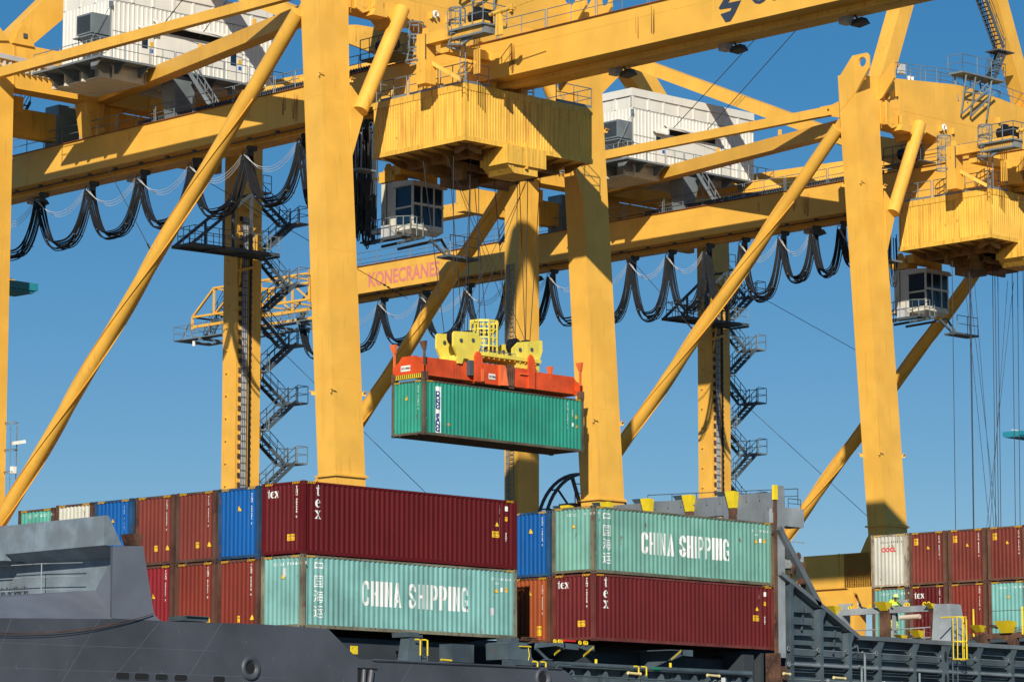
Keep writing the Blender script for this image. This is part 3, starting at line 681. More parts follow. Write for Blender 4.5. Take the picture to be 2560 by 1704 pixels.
# landside cross beam and its A-frame
m = MB(); m.box(1.95, 32.0, 35.62, 2 * XM - 1.95, 33.3, 38.35)
xl = m.build('cross_beam', mY, cr)
m = MB()
for i in range(30): m.box(1.93, 31.97, 35.75 + i * .085, 2.0, 31.995, 35.79 + i * .085)
m.box(1.88, 31.96, 35.6, 1.92, 32.0, 38.3); m.box(6.0, 31.99, 35.7, 6.015, 32.0, 38.3); m.build('bolt_row', mYd, xl)
m = MB()
for k in range(5): m.tube((-2.5, 31.7, 37.35 + k * .06), (6.2, 31.7, 37.05 + k * .06), .03, 5)
for i in range(20): m.box(-2.3 + i * .42, 31.65, 36.75 - i * .014, -2.26 + i * .42, 31.98, 37.2 - i * .014)
m.build('pipe_rack', mWcab, xl)
for sx in (0, 1):
    f = (lambda x: x) if not sx else (lambda x: 2 * XM - x)
    m = MB(); q0 = [(f(1.0), 32.05, 38.3), (f(3.1), 32.05, 38.3), (f(3.1), 33.2, 38.3), (f(1.0), 33.2, 38.3)]; q1 = [(f(9.2), 32.05, 46.6), (f(10.9), 32.05, 45.2), (f(10.9), 33.2, 45.2), (f(9.2), 33.2, 46.6)]
    m.hexa(q0, q1); m.build('mast_leg', mY, cr)
    m = MB(); m.prism([(f(1.7), 38.3), (f(2.1), 39.2), (f(2.45), 39.5), (f(2.9), 39.3), (f(3.1), 38.7), (f(3.3), 38.3)], 'y', 31.85, 32.0); m.prism([(f(.2), 38.2), (f(.2), 39.6), (f(1.5), 38.4)], 'y', 31.85, 32.0); m.build('lug_plate', mY, cr)
    m = MB(); m.box(f(2.45), 31.78, 38.72, f(2.72), 31.86, 39.0); m.build('pin_cap', mGd, cr)
    # girder hangers under the landside beam
    m = MB(); m.hexa([(f(7.75), 32.0, 33.44), (f(8.35), 32.0, 33.44), (f(8.35), 33.2, 33.44), (f(7.75), 33.2, 33.44)], [(f(7.3), 32.0, 35.65), (f(8.75), 32.0, 35.65), (f(8.75), 33.2, 35.65), (f(7.3), 33.2, 35.65)])
    m.tube((f(7.9), 31.7, 33.8), (f(8.3), 31.7, 33.8), .35, 14)
    if not sx: m.build('girder_hanger', mYd, cr)
    m = MB(); m.hexa([(f(9.2), 32.6, 33.44), (f(10.0), 32.6, 33.44), (f(10.0), 33.2, 33.44), (f(9.2), 33.2, 33.44)], [(f(8.75), 32.6, 35.65), (f(10.5), 32.6, 35.65), (f(10.5), 33.2, 35.65), (f(8.75), 33.2, 35.65)])
    if not sx: m.build('girder_hanger', mYd, cr)
m = MB(); m.beam((XM, 2.6, 32.9), (XM, 33.0, 46.1), 1.0, .86); m.build('inclined_strut', mY, cr)
m = MB(); m.prism([(3.0, 34.2), (9, 35.3), (12, 36.6), (12, 37.3), (10, 37.0), (5, 35.6), (3, 34.7)], 'x', XM - .7, XM + .7); m.build('strut_shoe', mYd, cr)
m = MB(); m.beam((19.3, 3.2, 36.75), (15.9, 32.2, 36.85), .7, .8); m.build('tie_beam', mY, cr)
# under-house beams seen in shade
m = MB(); m.box(-.9, 36.5, 33.9, 12, 37.3, 35.6); m.box(2.6, 33.3, 34.6, 3.6, 44, 35.5); m.box(9.6, 33.4, 32.9, 19.0, 34.0, 35.6); m.build('rear_beam', mYd, cr)
m = MB(); m.box(8.3, 36.2, 33.45, 9.9, 37.6, 36.2); m.build('equipment_duct', mG, cr); m = MB(); m.hexa([(8.0, 24.0, 33.45), (8.9, 24.0, 33.45), (8.9, 25.1, 33.45), (8.0, 25.1, 33.45)], [(7.6, 23.8, 36.0), (9.4, 23.8, 36.0), (9.4, 25.1, 36.0), (7.6, 25.1, 36.0)]); m.build('equipment_duct', mG, cr)
p = MB(); stair(p, (5.6, 39.8, 32.7), (5.6, 36.4, 36.1), (.7, 0, 0)); p.build('stair_flight', mGd, cr)
p = MB(); stair(p, (10.2, 22.6, 33.3), (8.3, 23.2, 36.1), (.6, .5, 0)); p.build('stair_flight', mG, cr)
p = MB(); stair(p, (16.6, 3.6, 32.7), (18.6, 6.5, 38.4), (.7, -.4, 0)); p.build('stair_flight', mGd, cr)
# ------------------------------------------------ girders
OFF[:] = [2.6, 3.2, .74]
for sx in (0,):
    f = (lambda x: x) if not sx else (lambda x: 2 * XM - x)
    m = MB(); m.box(f(5.18), -46, 30.64, f(8.5), 60.0, 32.69)
    g = m.build('girder', mYd if sx else mat('girder_yellow', YEL, 0.45, var=0.04, streak=0.0, bump=0.15, rust=-1), cr)
    m = MB(); m.box(f(5.08), -46, 32.69, f(8.6), 60.05, 32.73); m.build('top_flange', mat('flange_edge', (.27, .085, .03), .6, var=.2), g)
    m = MB()
    for y in [-40 + 5.8 * i for i in range(18)]: m.box(f(5.17), y, 30.68, f(5.19), y + .02, 32.66)
    m.box(f(5.172), -46, 32.1, f(5.19), 60, 32.11); m.build('weld_seam', mYd, g)
    m = MB(); m.box(f(6.35), -46, 30.40, f(6.75), 60, 30.66); m.box(f(6.25), -46, 30.33, f(6.85), 60, 30.40); m.build('festoon_rail', mYd, g)
    m = MB(); m.tube((f(7.35), -46, 30.6), (f(7.35), 60, 30.6), .03, 6); m.tube((f(5.9), 3.5, 30.55), (f(5.9), 60, 30.55), .04, 6)
    for i in range(22): m.box(f(5.6), 4 + i * 2.55, 30.5, f(5.75), 4.25 + i * 2.55, 30.66)
    m.build('conduit', mGd, g)
    if sx == 0:
        gA = g
        m = MB()
        y = -44
        while y < 58:
            m.rail([(5.12, y, 32.7), (5.12, y + 3.55, 32.7)], 1.0, 1.8, .026); y += 3.7
        m.build('guardrail', mG, g)
        m = MB(); m.rail([(8.4, 4, 32.7), (8.4, 58, 32.7)], 1.0, 2.2, .024); m.build('guardrail', mGd, g)
        m = MB()                                             # cable chain lying along the girder
        m.box(5.5, 3.5, 32.74, 5.9, 24.5, 32.78); m.box(5.5, 3.5, 33.04, 5.9, 24.5, 33.08)
        for i in range(96):
            y = 3.6 + i * .22; m.box(5.46, y, 32.72, 5.5, y + .10, 33.12); m.box(5.9, y, 32.72, 5.94, y + .10, 33.12)
        for k in range(5): m.tube((5.6 + .06 * k, 3.5, 32.9 + .02 * (k % 2)), (5.6 + .06 * k, 24.8, 32.9 + .02 * (k % 2)), .03, 5)
        m.build('cable_chain', mGd, g)
        for y in (-13.6, -21.4, -29.4, 9.8 + 1.5, 27.8, 38.2, 49.5):
            m = MB(); m.box(7.7, y + .3, 30.25, 8.25, y + .8, 30.64); m.build('lamp_box', mWcab, g)
        for y in (-13.6, -21.4, -29.4, 11.3, 38.2, 49.5):
            m = MB(); m.hexa([(7.8, y - .55, 30.18), (8.5, y - .55, 30.18), (8.5, y + .15, 30.08), (7.8, y + .15, 30.08)], [(7.95, y - .45, 30.45), (8.35, y - .45, 30.45), (8.35, y + .1, 30.40), (7.95, y + .1, 30.40)])
            m.tube((8.1, y - .1, 30.4), (8.1, y + .1, 30.66), .05, 6); fl = m.build('floodlight', mGd, g)
        # rust runs painted by weather on the web: narrow stained strips
mOil = mat('oil_stain', (.30, .13, .03), .5, var=.2); mRun = mat('rust_run', (.52, .20, .045), .6, var=.2)
def stain(y0, zt_, zb_, w_, m_, n_, seed):
    rs = random.Random(seed); m = MB()
    for i in range(n_):
        y = y0 + rs.gauss(0, w_ / 2.2); a = zt_ - rs.uniform(0, .35) * (zt_ - zb_); b = zb_ + rs.uniform(0, .45) * (zt_ - zb_) * abs(y - y0) / w_ * 2; ww = rs.uniform(.012, .035)
        m.add([(5.1765 - .0004 * i, y - ww * .4, a), (5.1765 - .0004 * i, y + ww * .4, a), (5.1765 - .0004 * i, y + ww + rs.uniform(-.03, .03), b), (5.1765 - .0004 * i, y - ww, b)], [(0, 1, 2, 3)])
    m.build('dirt_run', m_, gA)
stain(-8.2, 32.3, 30.70, .26, mOil, 18, 1); stain(-18.5, 32.6, 31.0, .14, mOil, 5, 2); stain(-17.4, 32.4, 31.0, .3, mRun, 5, 3)
stain(9.55, 32.5, 30.75, .28, mRun, 16, 4); stain(10.7, 32.5, 31.3, .35, mRun, 9, 5); stain(9.8, 32.2, 30.9, .14, mRun, 6, 6); stain(13.8, 32.5, 31.6, .4, mRun, 5, 7); stain(25, 32.5, 31.9, .5, mRun, 5, 8)
decal_m = mat('girder_lettering_pink', (0.72, 0.23, 0.19), 0.6, var=0.04)
vs, fs = text_polys('KONECRANES', 1.15, bold=0.03)
me_ = MB(); x1_ = max(x for x, y in vs); me_.add([(5.168, 53.15 - x * 7.95 / x1_, 31.06 + y * 1.28) for x, y in vs], fs); me_.build('maker_lettering', decal_m, gA)
lm = MB(); L0 = [(0.0, 1.15), (.62, 1.95), (1.75, 1.95), (1.55, 1.2), (.95, .05), (.55, .05), (.18, .62), (.85, .62), (.95, .95)]
lm.prism([(-23.0 - x, 30.82 + y * .84) for x, y in [(0.0, .95), (.7, 1.9), (1.7, 1.9), (1.6, 1.45), (.85, 1.4), (.62, 1.12), (1.5, 1.1), (1.05, .35), (.78, .0), (.45, .0), (.12, .55), (.78, .62), (.85, .80), (.1, .85)]], 'x', 5.150, 5.172)
vs, fs = text_polys('Ou', 1.55, bold=0.02); lm.add([(5.160, -25.1 - x, 31.38 + y) for x, y in vs], fs)
lm.build('operator_lettering', mat('logo_ink', (0.035, 0.05, 0.085), 0.6), gA)
# back-reach lattice at the landward end
m = MB()
def chord(a, b, wd=.16): m.beam(a, b, wd, wd)
for x in (5.2, 8.4):
    chord((x, 60, 32.9), (x, 71.6, 33.05)); chord((x, 60, 30.9), (x, 74.3, 31.0)); chord((x, 71.6, 33.05), (x, 74.3, 31.0)); chord((x, 60, 30.1), (x, 74.1, 30.2), .22)
    ys = [60, 62.9, 65.8, 68.7, 71.6]
    for i, y in enumerate(ys):
        chord((x, y, 30.9), (x, y, 32.95), .13)
        if i: chord((x, ys[i - 1], 30.9 if i % 2 else 32.9), (x, y, 32.9 if i % 2 else 30.9), .11)
    chord((x, 74.3, 31.0), (x, 74.3, 30.0), .14)
for y in (60, 62.9, 65.8, 68.7, 71.6, 74.3): chord((5.2, y, 31.0), (8.4, y, 31.0), .12); chord((5.2, y, 33.0 if y < 72 else 31.0), (8.4, y, 33.0 if y < 72 else 31.0), .12)
m.box(5.18, 59.0, 30.66, 5.3, 60.1, 33.2); m.prism([(58.6, 33.2), (59.6, 33.2), (59.2, 34.3), (58.6, 34.3)], 'x', 5.18, 5.4)
m.build('back_reach_lattice', mY, cr)
m = MB(); m.box(5.0, 60, 29.25, 5.9, 76.4, 29.33); m.box(8.0, 60, 29.25, 8.6, 76.4, 29.33); m.box(5.0, 75.3, 29.24, 8.6, 76.4, 29.32)
m.rail([(5.0, 60, 29.3), (5.0, 76.4, 29.3), (8.6, 76.4, 29.3)], 1.1, 1.5, .026); m.rail([(5.9, 60, 29.3), (5.9, 75.3, 29.3)], 1.1, 1.5, .026)
for y in (62, 66, 70, 74): m.beam((5.1, y, 29.3), (5.3, y + .8, 30.6), .07, .07); m.beam((5.1, y + 1.6, 29.3), (5.3, y + .8, 30.6), .07, .07)
for y in (61, 64, 67, 70, 73): m.box(4.9, y, 29.05, 8.7, y + .12, 29.25)
m.build('back_walkway', mG, cr)
p = MB(); stair(p, (6.2, 74.0, 29.4), (6.2, 70.8, 33.0), (.6, 0, 0)); p.build('stair_flight', mGd, cr)
m = MB(); m.tube((5.3, 74.2, 28.7), (5.3, 74.2, 29.1), .12, 10); m.build('security_camera', mWhite, cr)
OFF[:] = [0.0, 0.0, 0.0]
# ------------------------------------------------ stair tower on the right landside leg
zin = [5.3, 9.0, 12.85, 16.72, 20.45, 24.36, 28.3, 31.9]
xin, xout = 21.9, 24.7
k = 0
for i in range(len(zin) - 1):
    z0, z1 = zin[i], zin[i + 1]; zm = z0 + 1.98 if i else z0 + 1.9
    p = MB(); stair(p, (xin + .1, 32.3, z0), (xout - .3, 32.3, zm), (0, .75, 0)); p.build('stair_flight', mGd, cr)
    p = MB(); stair(p, (xout - .3, 33.4, zm), (xin + .1, 33.4, z1), (0, .75, 0)); p.build('stair_flight', mGd, cr)
    p = MB(); p.box(xout - .4, 32.2, zm - .1, xout + .6, 34.2, zm); p.rail([(xout - .3, 32.2, zm), (xout + .6, 32.2, zm), (xout + .6, 34.2, zm), (xout - .3, 34.2, zm)], 1.05, .9, .026)
    p.build('stair_landing', mG, cr); p = MB()
    p.box(xin - .6, 32.2, z1 - .1, xin + .2, 34.2, z1); p.rail([(xin - .5, 32.2, z1), (xin + .2, 32.2, z1)], 1.05, .5, .026); p.rail([(xin - .5, 34.2, z1), (xin + .2, 34.2, z1)], 1.05, .5, .026)
    p.build('stair_landing', mG, cr)
    b = MB(); b.box(21.1, 32.3, z1 - .55, 21.55, 32.9, z1 - .05); b.build('bracket', mYd, cr)
# hoist platform hung in front of that leg
p = MB(); zp = 27.35
for y in (29.9, 31.7): p.beam((13.8, y, zp), (20.9, y, zp + .1), .12, .2); p.beam((13.9, y, zp), (18.55, y, 31.0), .13, .17)
for x in (13.8, 16.2, 18.6, 20.9): p.beam((x, 29.9, zp), (x, 31.7, zp), .1, .14)
for y in (29.9, 31.7): p.beam((18.6, y, zp), (18.6, y, 31.1), .16, .16); p.beam((16.4, y, zp), (16.4, y, 29.4), .12, .12)
p.beam((18.6, 29.9, 31.0), (18.6, 31.9, 31.0), .14, .14)
p.box(14.2, 30.0, zp + .08, 20.8, 31.6, zp + .12); p.build('hoist_platform', mGd, cr)
p = MB(); p.rail([(14.2, 29.95, zp + .12), (20.9, 29.95, zp + .12)], 1.1, .9, .026); p.rail([(14.2, 31.65, zp + .12), (18.9, 31.65, zp + .12)], 1.1, 1.0, .026); p.rail([(14.2, 29.95, zp + .12), (14.2, 31.65, zp + .12)], 1.1, .6, .026); p.build('guardrail', mG, cr)
p = MB(); p.beam((18.6, 31.4, 30.9), (20.9, 31.99, 30.2), .14, .16); p.beam((18.8, 31.5, 26.4), (20.6, 31.9, 26.9), .14, .16); p.beam((18.9, 31.2, 27.2), (19.4, 31.98, 25.6), .1, .1); p.build('bracket', mYd, cr)
# ------------------------------------------------ sills, box and cable reel near the quay
m = MB()
for sx in (0, 1):
    f = (lambda x: x) if not sx else (lambda x: 2 * XM - x)
    m.box(f(.3), 1.3, 6.4, f(1.7), 32.2, 8.5)
    m.prism([(2.3, 8.45), (1.8, 9.3), (1.3, 9.9), (1.2, 6), (1.2, 5), (2.2, 5.2), (2.6, 6.0), (3.6, 6.45), (3.6, 8.48)], 'x', f(.3), f(1.7))
m.box(1.5, 32.1, 6.4, 19.6, 33.2, 8.3)
sl = m.build('sill_beam', mY, cr)
s = MB()
for i in range(26): s.box(.28, 3.95, 6.5 + i * .08, .30, 4.0, 6.54 + i * .08)
s.box(.26, 4.0, 6.4, .30, 4.06, 8.5); s.build('bolt_row', mYd, sl)
m = MB(); m.box(.5, 3.0, 3.0, 1.6, 9.0, 5.95); m.build('drive_cover', mY, cr)
m = MB(); m.box(.75, 2.2, 4.9, .78, 2.95, 5.85); sg = m.build('sign_panel', mWcab, cr)
vs, fs = text_polys('KONE', .6); m = MB(); m.add([(.74, 2.9 - x, 5.1 + y) for x, y in vs], fs); m.build('sign_lettering', mInk, sg)
m = MB(); RC = Vector((22.6, 4.2, 8.4))
m.torus(RC, 3.55, .10, 'y', 48, 6); m.torus(RC + Vector((0, .6, 0)), 3.55, .10, 'y', 48, 6)
for i in range(16):
    t = i * math.pi / 8; e = Vector((math.cos(t), 0, math.sin(t)))
    m.beam(RC + e * .5, RC + e * 3.5, .07, .26 if i % 2 else .12, (0, 1, 0)); m.beam(RC + e * 3.5, RC + e * 3.5 + Vector((0, .6, 0)), .08, .08)
m.tube(RC + Vector((0, .05, 0)), RC + Vector((0, .55, 0)), 1.75, 30); m.build('cable_reel', mGd, cr, True)
m = MB(); m.rail([(19.3, 2.0, 9.9), (20.6, 2.0, 9.9)], 1.1, .6, .03); m.box(19.0, 1.9, 9.8, 20.7, 3.0, 9.9); m.build('reel_platform', mGd, cr)
# ------------------------------------------------ machine house on top
ho = MB(); hx0, hx1, hy0, hy1, hz0, hz1 = 3.45, 15.6, 24.5, 29.2, 36.35, 41.30
def clad(mb, x0, x1, y0, y1, z0, z1, pitch=.33, dep=.05):
    k = int((x1 - x0) / pitch)
    for fy, sg in ((y0, 1), (y1, -1)):
        for i in range(k):
            a = x0 + i * (x1 - x0) / k; w_ = (x1 - x0) / k
            mb.add([(a, fy, z0), (a + w_ * .62, fy, z0), (a + w_ * .70, fy - dep * sg, z0), (a + w_ * .92, fy - dep * sg, z0), (a + w_, fy, z0), (a, fy, z1), (a + w_ * .62, fy, z1), (a + w_ * .70, fy - dep * sg, z1), (a + w_ * .92, fy - dep * sg, z1), (a + w_, fy, z1)], [(j, j + 1, j + 6, j + 5) for j in range(4)])
    k = int((y1 - y0) / pitch)
    for fx, sg in ((x0, 1), (x1, -1)):
        for i in range(k):
            a = y0 + i * (y1 - y0) / k; w_ = (y1 - y0) / k
            mb.add([(fx, a, z0), (fx, a + w_ * .62, z0), (fx - dep * sg, a + w_ * .70, z0), (fx - dep * sg, a + w_ * .92, z0), (fx, a + w_, z0), (fx, a, z1), (fx, a + w_ * .62, z1), (fx - dep * sg, a + w_ * .70, z1), (fx - dep * sg, a + w_ * .92, z1), (fx, a + w_, z1)], [(j, j + 1, j + 6, j + 5) for j in range(4)])
clad(ho, hx0, hx1, hy0, hy1, hz0, 39.95)
ho.box(hx0 + .01, hy0 + .01, 39.9, hx1 - .01, hy1 - .01, hz1)
ho.box(hx0 - .06, hy0 - .06, 40.80, hx1 + .06, hy1 + .06, hz1 + .02)
for i in range(9): ho.box(hx0 + i * 1.5, hy0 - .05, 40.0, hx0 + i * 1.5 + .16, hy0 + .02, 40.8)
for i in range(4): ho.box(hx0 - .05, hy0 + i * 1.5, 40.0, hx0 + .02, hy0 + i * 1.5 + .16, 40.8)
ho.box(hx0 - .05, hy0 - .06, hz0, hx0 + .10, hy0 + .10, 40.8)
hs = ho.build('machine_house', mW, cr)
m = MB(); m.box(hx0, hy0 - .065, 39.93, hx1, hy0 - .055, 39.96); m.box(hx0 - .065, hy0, 40.76, hx0 - .061, hy1, 40.80); m.box(hx0 - .065, hy0 - .068, 40.765, hx1, hy0 - .061, 40.79)
m.box(hx0, hy0 - .055, 38.1, 6.0, hy0 - .052, 38.13); m.build('panel_joint', mGd, hs)
m = MB(); m.box(6.75, hy0 - .07, 37.1, 11.9, hy0 - .03, 38.55); m.build('roller_shutter', mW, hs)
m = MB(); m.box(6.7, hy0 - .06, 38.55, 11.6, hy0 + .2, 38.95); m.build('shutter_slot', mDark, hs)
m = MB(); m.prism([(hy0 - .62, 38.92), (hy0 - .1, 39.25), (hy0 - .1, 39.2), (hy0 - .6, 38.80)], 'x', 6.45, 11.9); m.prism([(hy0 - .45, 38.5), (hy0 - .1, 38.72), (hy0 - .1, 38.65), (hy0 - .45, 38.42)], 'x', 5.35, 6.5); m.box(6.4, hy0 - .5, 38.45, 6.55, hy0 - .02, 38.9); m.build('canopy', mW, hs)
for dx in (5.6, 12.3):
    m = MB(); m.box(dx, hy0 - .08, 36.4, dx + .95, hy0 - .055, 38.40); dr = m.build('door', mW, hs)
    m = MB(); m.box(dx + .08, hy0 - .10, 37.4, dx + .5, hy0 - .08, 38.25); m.build('window', mGl, dr)
    m = MB(); m.box(dx + .68, hy0 - .10, 37.55, dx + .9, hy0 - .085, 37.85); m.build('warning_plate', mAmb, dr)
    m = MB(); m.box(dx + .68, hy0 - .10, 37.2, dx + .9, hy0 - .085, 37.42); m.build('notice_plate', mat('notice_blue', (.01, .12, .5)) if dx == 5.6 else MATS['notice_blue'], dr)
m = MB(); m.box(2.05, 24.45, 37.75, 3.4, 25.95, 38.95); ac = m.build('air_conditioner', mG, hs)
m = MB()
for i in range(15): m.box(2.01, 24.6, 37.86 + i * .068, 2.05, 25.85, 37.89 + i * .068)
m.build('louvre', mGd, ac)
m = MB(); m.box(1.9, 24.3, 37.55, 3.42, 26.1, 37.62)
for y in (24.5, 25.8): m.tube((2.1, y, 36.3), (2.1, y, 37.55), .04, 6); m.beam((3.4, y, 37.0), (2.1, y, 37.55), .05, .05)
m.build('bracket', mG, ac)
m = MB(); m.tube((3.3, 24.35, 37.4), (3.3, 24.35, 39.6), .03, 6); m.box(3.2, 24.28, 39.45, 3.42, 24.4, 39.8); m.tube((3.3, 24.3, 39.6), (1.7, 24.2, 37.0), .02, 5); m.build('davit_line', mG, hs)
m = MB(); m.box(hx0 - 1.6, hy0 - 1.1, 36.08, hx1 + .9, hy0 - .02, 36.2); m.box(hx0 - 1.6, hy0 - .02, 36.08, hx0 - .02, hy1 + .8, 36.2)
for i in range(9): m.prism([(hy0 - 1.1, 36.08), (hy0, 36.08), (hy0, 35.55), (hy0 - .3, 35.5)], 'x', hx0 - 1.4 + i * 1.7, hx0 - 1.32 + i * 1.7)
for i in range(4): m.prism([(hx0 - 1.6, 36.08), (hx0, 36.08), (hx0, 35.55), (hx0 - .4, 35.5)], 'y', hy0 + i * 1.5, hy0 + .09 + i * 1.5)
m.build('walkway', mG, hs)
m = MB(); y_ = hy0 - 1.08
x = hx0 - 1.55
while x < hx1 + .6: m.rail([(x, y_, 36.2), (min(x + 1.75, hx1 + .9), y_, 36.2)], 1.05, 1.0, .026); x += 1.85
m.rail([(hx0 - 1.58, y_, 36.2), (hx0 - 1.58, hy1 + .7, 36.2)], 1.05, 1.3, .026); m.build('guardrail', mG, hs)
m = MB()
for y in (24.6, 26.3, 28.0, 29.2): m.box(hx0 - .6, y, 35.25, 6.1, y + .18, 36.0); m.box(6.3, y, 35.88, hx1, y + .18, 36.0)
for x in (3.5, 6.0): m.box(x, 24.6, 35.3, x + .18, 29.3, 35.98)
for x in (9.5, 12.2, 15.4): m.box(x, 24.6, 35.86, x + .18, 29.3, 35.98)
m.box(hx0 - .4, 24.7, 35.34, 6.0, 29.3, 35.40); m.box(hx0, 24.6, 35.96, hx1, 29.2, 36.06); m.build('floor_frame', mCab, hs)
# two hoist ropes of the boom
for y0, p1 in ((24.4, (7.0, 2.5, 53)), (24.4, (9.2, 2.5, 53))):
    m = MB(); m.tube((6.9 if p1[0] < 8 else 9.9, y0, 38.65), p1, .028, 5); m.build('boom_rope', mRope, cr)
for p0, p1 in (((-.3, 15.2, 23.2), (5.2, 27, 30.6)), ((18.9, 15.6, 22.9), (13, 27, 30.6)), ((20.9, 33.2, 24), (26, 20, 11))):
    m = MB(); m.tube(p0, p1, .02, 5); p0, p1 = Vector(p0), Vector(p1)
    for i in range(5): q = p0.lerp(p1, .03 + i * .02); m.tube(q, p0.lerp(p1, .04 + i * .02), .06, 6)
    m.build('stay_wire', mRope, cr)
# copy everything so far for the second crane, then hang the festoons that differ
cr2 = copy_tree(cr); c_, s_ = math.cos(CROT), math.sin(CROT)
cr2.location = (CRX + c_ * CPITCH, CRY + s_ * CPITCH, 0)
cr2['label'] = 'yellow gantry crane further away, its maker lettering on the girder behind the hanging container'
OFF[:] = [2.6, 3.2, .74]
def festoon(parent, ys, sags):
    for i, y in enumerate(ys):
        m = MB(); m.box(6.3, y - .14, 30.05, 6.75, y + .14, 30.36)
        for xx in (6.25, 6.8): m.torus((xx, y, 30.22), .13, .035, 'x', 12, 5)
        m.torus((5.95, y, 29.85), .16, .03, 'x', 14, 5); m.torus((5.95, y, 29.6), .13, .03, 'x', 14, 5); m.box(6.2, y - .07, 29.4, 6.6, y + .07, 30.05); m.build('festoon_trolley', mGd, parent)
    for i in range(len(ys) - 1):
        a, b = ys[i], ys[i + 1]; sg = sags[i] if isinstance(sags, list) else sags
        m = MB(); wv = MB(); cl = MB(); rnd = random.Random(i * 13 + int(a * 10))
        for k in range(13):
            s1 = sg * (0.88 + .013 * k + rnd.uniform(-.012, .012)); x = 5.85 + .085 * (k % 9) + rnd.uniform(-.03, .03); n = 22; pts = []
            ins = .03 + .025 * (k % 4)
            for j in range(n + 1):
                th = math.pi * (j / n - .5); u = math.sin(th) * .55 + (2 * j / n - 1) * .45      # points crowd towards the steep ends
                pts.append((x, (a + b) / 2 + u * ((b - a) / 2 - ins), 29.75 - s1 * (1 - abs(u) ** 3.0)))
            m.path(pts, .036, 5)
        m.build('festoon_cable', mBlk, parent, True)
        if sg < (b - a) * 1.2:
            for k in range(3):
                pts = [(5.85 + .1 * k, a + .1 + (b - a - .2) * j / 14, 29.75 - (1.05 + .12 * k) * (1 - (2 * j / 14 - 1) ** 2)) for j in range(15)]
                wv.path(pts, .016, 5)
            wv.build('tow_rope', mWcab, parent)
            for t in (.22, .78):
                u = 2 * t - 1; yy = a + (b - a) * t; z = 29.75 - sg * (1 - abs(u) ** 3.0)
                cl.tube((5.75, yy - .22, z + .05), (6.75, yy + .22, z + .05), .03, 5)
            cl.build('cable_clamp', mG, parent)
festoon(cr, [10.2, 15.1, 20.15, 25.2, 30.3, 35.5, 40.7], 3.25)
festoon(cr, [4.0, 4.8, 5.6, 6.4, 7.4], [6.5, 6.0, 5.0, 4.6])
festoon(cr, [7.4, 10.2], [4.0])
festoon(cr2, [5.2, 7.5, 9.9, 12.7, 16.2, 19.45, 23.0, 26.6, 30.6, 34.6, 39.0, 43.3, 48.1, 52.8, 57.6, 62.2], [2.6, 2.9, 3.0, 3.9, 4.1, 4.0, 4.1, 3.9, 3.6, 3.5, 3.4, 3.3, 3.2, 3.3, 3.3])

OFF[:] = [0.0, 0.0, 0.0]
# ------------------------------------------------ travelling trolley with machinery house and cab
tr = thing('hoist_trolley', 'yellow corrugated trolley house with white operator cab, above the hanging container', 'crane trolley', (CRX, CRY, 0), CROT, 'crane trolleys under the booms')
bx0, bx1, by0, by1, bz0, bz1 = 5.86, 15.32, -3.34, 3.89, 27.83, 30.91
m = MB(); clad(m, bx0, bx1, by0, by1, bz0 + .25, bz1 - .35, .2, .03); m.box(bx0 + .02, by0 + .02, bz0 + .28, bx1 - .02, by1 - .02, bz1 - .3)
bodyo = m.build('machinery_house', mYh, tr)
m = MB(); m.box(bx0 - .045, by0 - .045, bz0, bx1 + .045, by1 + .045, bz0 + .26); m.box(bx0 - .045, by0 - .045, bz1 - .36, bx1 + .045, by1 + .045, bz1)
m.box(bx0 - .055, by0 - .055, bz0 + .26, bx0 + .09, by0 + .09, bz1 - .36); m.build('trim', mYh, bodyo)
m = MB(); m.box(bx0 + .05, by0 + .05, bz0 + .02, bx1 - .05, by1 - .05, bz0 + .06); m.build('shade_plate', mDark, tr)  # solid dark sheet added so the trolley's underside reads as shade
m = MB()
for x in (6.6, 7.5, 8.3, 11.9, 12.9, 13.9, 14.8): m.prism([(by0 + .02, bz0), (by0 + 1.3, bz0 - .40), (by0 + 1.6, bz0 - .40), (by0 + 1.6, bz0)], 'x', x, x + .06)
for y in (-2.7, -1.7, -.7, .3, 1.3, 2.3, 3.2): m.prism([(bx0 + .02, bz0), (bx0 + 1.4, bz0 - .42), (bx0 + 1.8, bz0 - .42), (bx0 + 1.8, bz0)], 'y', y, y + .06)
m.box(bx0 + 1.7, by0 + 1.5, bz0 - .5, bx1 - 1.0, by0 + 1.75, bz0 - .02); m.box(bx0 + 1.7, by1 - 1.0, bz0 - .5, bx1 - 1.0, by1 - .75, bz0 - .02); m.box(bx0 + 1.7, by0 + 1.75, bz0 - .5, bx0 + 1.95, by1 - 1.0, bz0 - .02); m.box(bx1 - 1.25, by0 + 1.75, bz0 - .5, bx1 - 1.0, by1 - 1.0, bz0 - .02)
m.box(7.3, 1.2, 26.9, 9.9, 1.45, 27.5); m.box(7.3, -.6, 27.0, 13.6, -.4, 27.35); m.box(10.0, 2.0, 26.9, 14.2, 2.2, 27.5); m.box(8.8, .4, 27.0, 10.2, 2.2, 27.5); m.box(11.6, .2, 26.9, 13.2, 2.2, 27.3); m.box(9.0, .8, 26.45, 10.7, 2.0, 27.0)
m.box(8.2, -.6, 26.5, 8.6, .2, 27.4); m.build('underframe', mat('greasy_shade_yellow', (.27, .125, .028), .5, var=.15, streak=.3, streakcol=(.08, .04, .015), rust=.3), tr)  # yellow darkened to carry the shade under the trolley, plus grease and rust
m = MB(); m.box(8.6, -3.7, 26.95, 11.5, -1.6, 27.95); m.box(9.2, -3.55, 26.5, 11.0, -1.6, 26.95); m.box(10.0, -3.74, 26.8, 10.12, -1.5, 28.2)
m.prism([(8.6, 27.0), (9.2, 27.0), (9.2, 26.5)], 'y', -3.6, -1.7); m.build('sheave_box', mYh, tr)
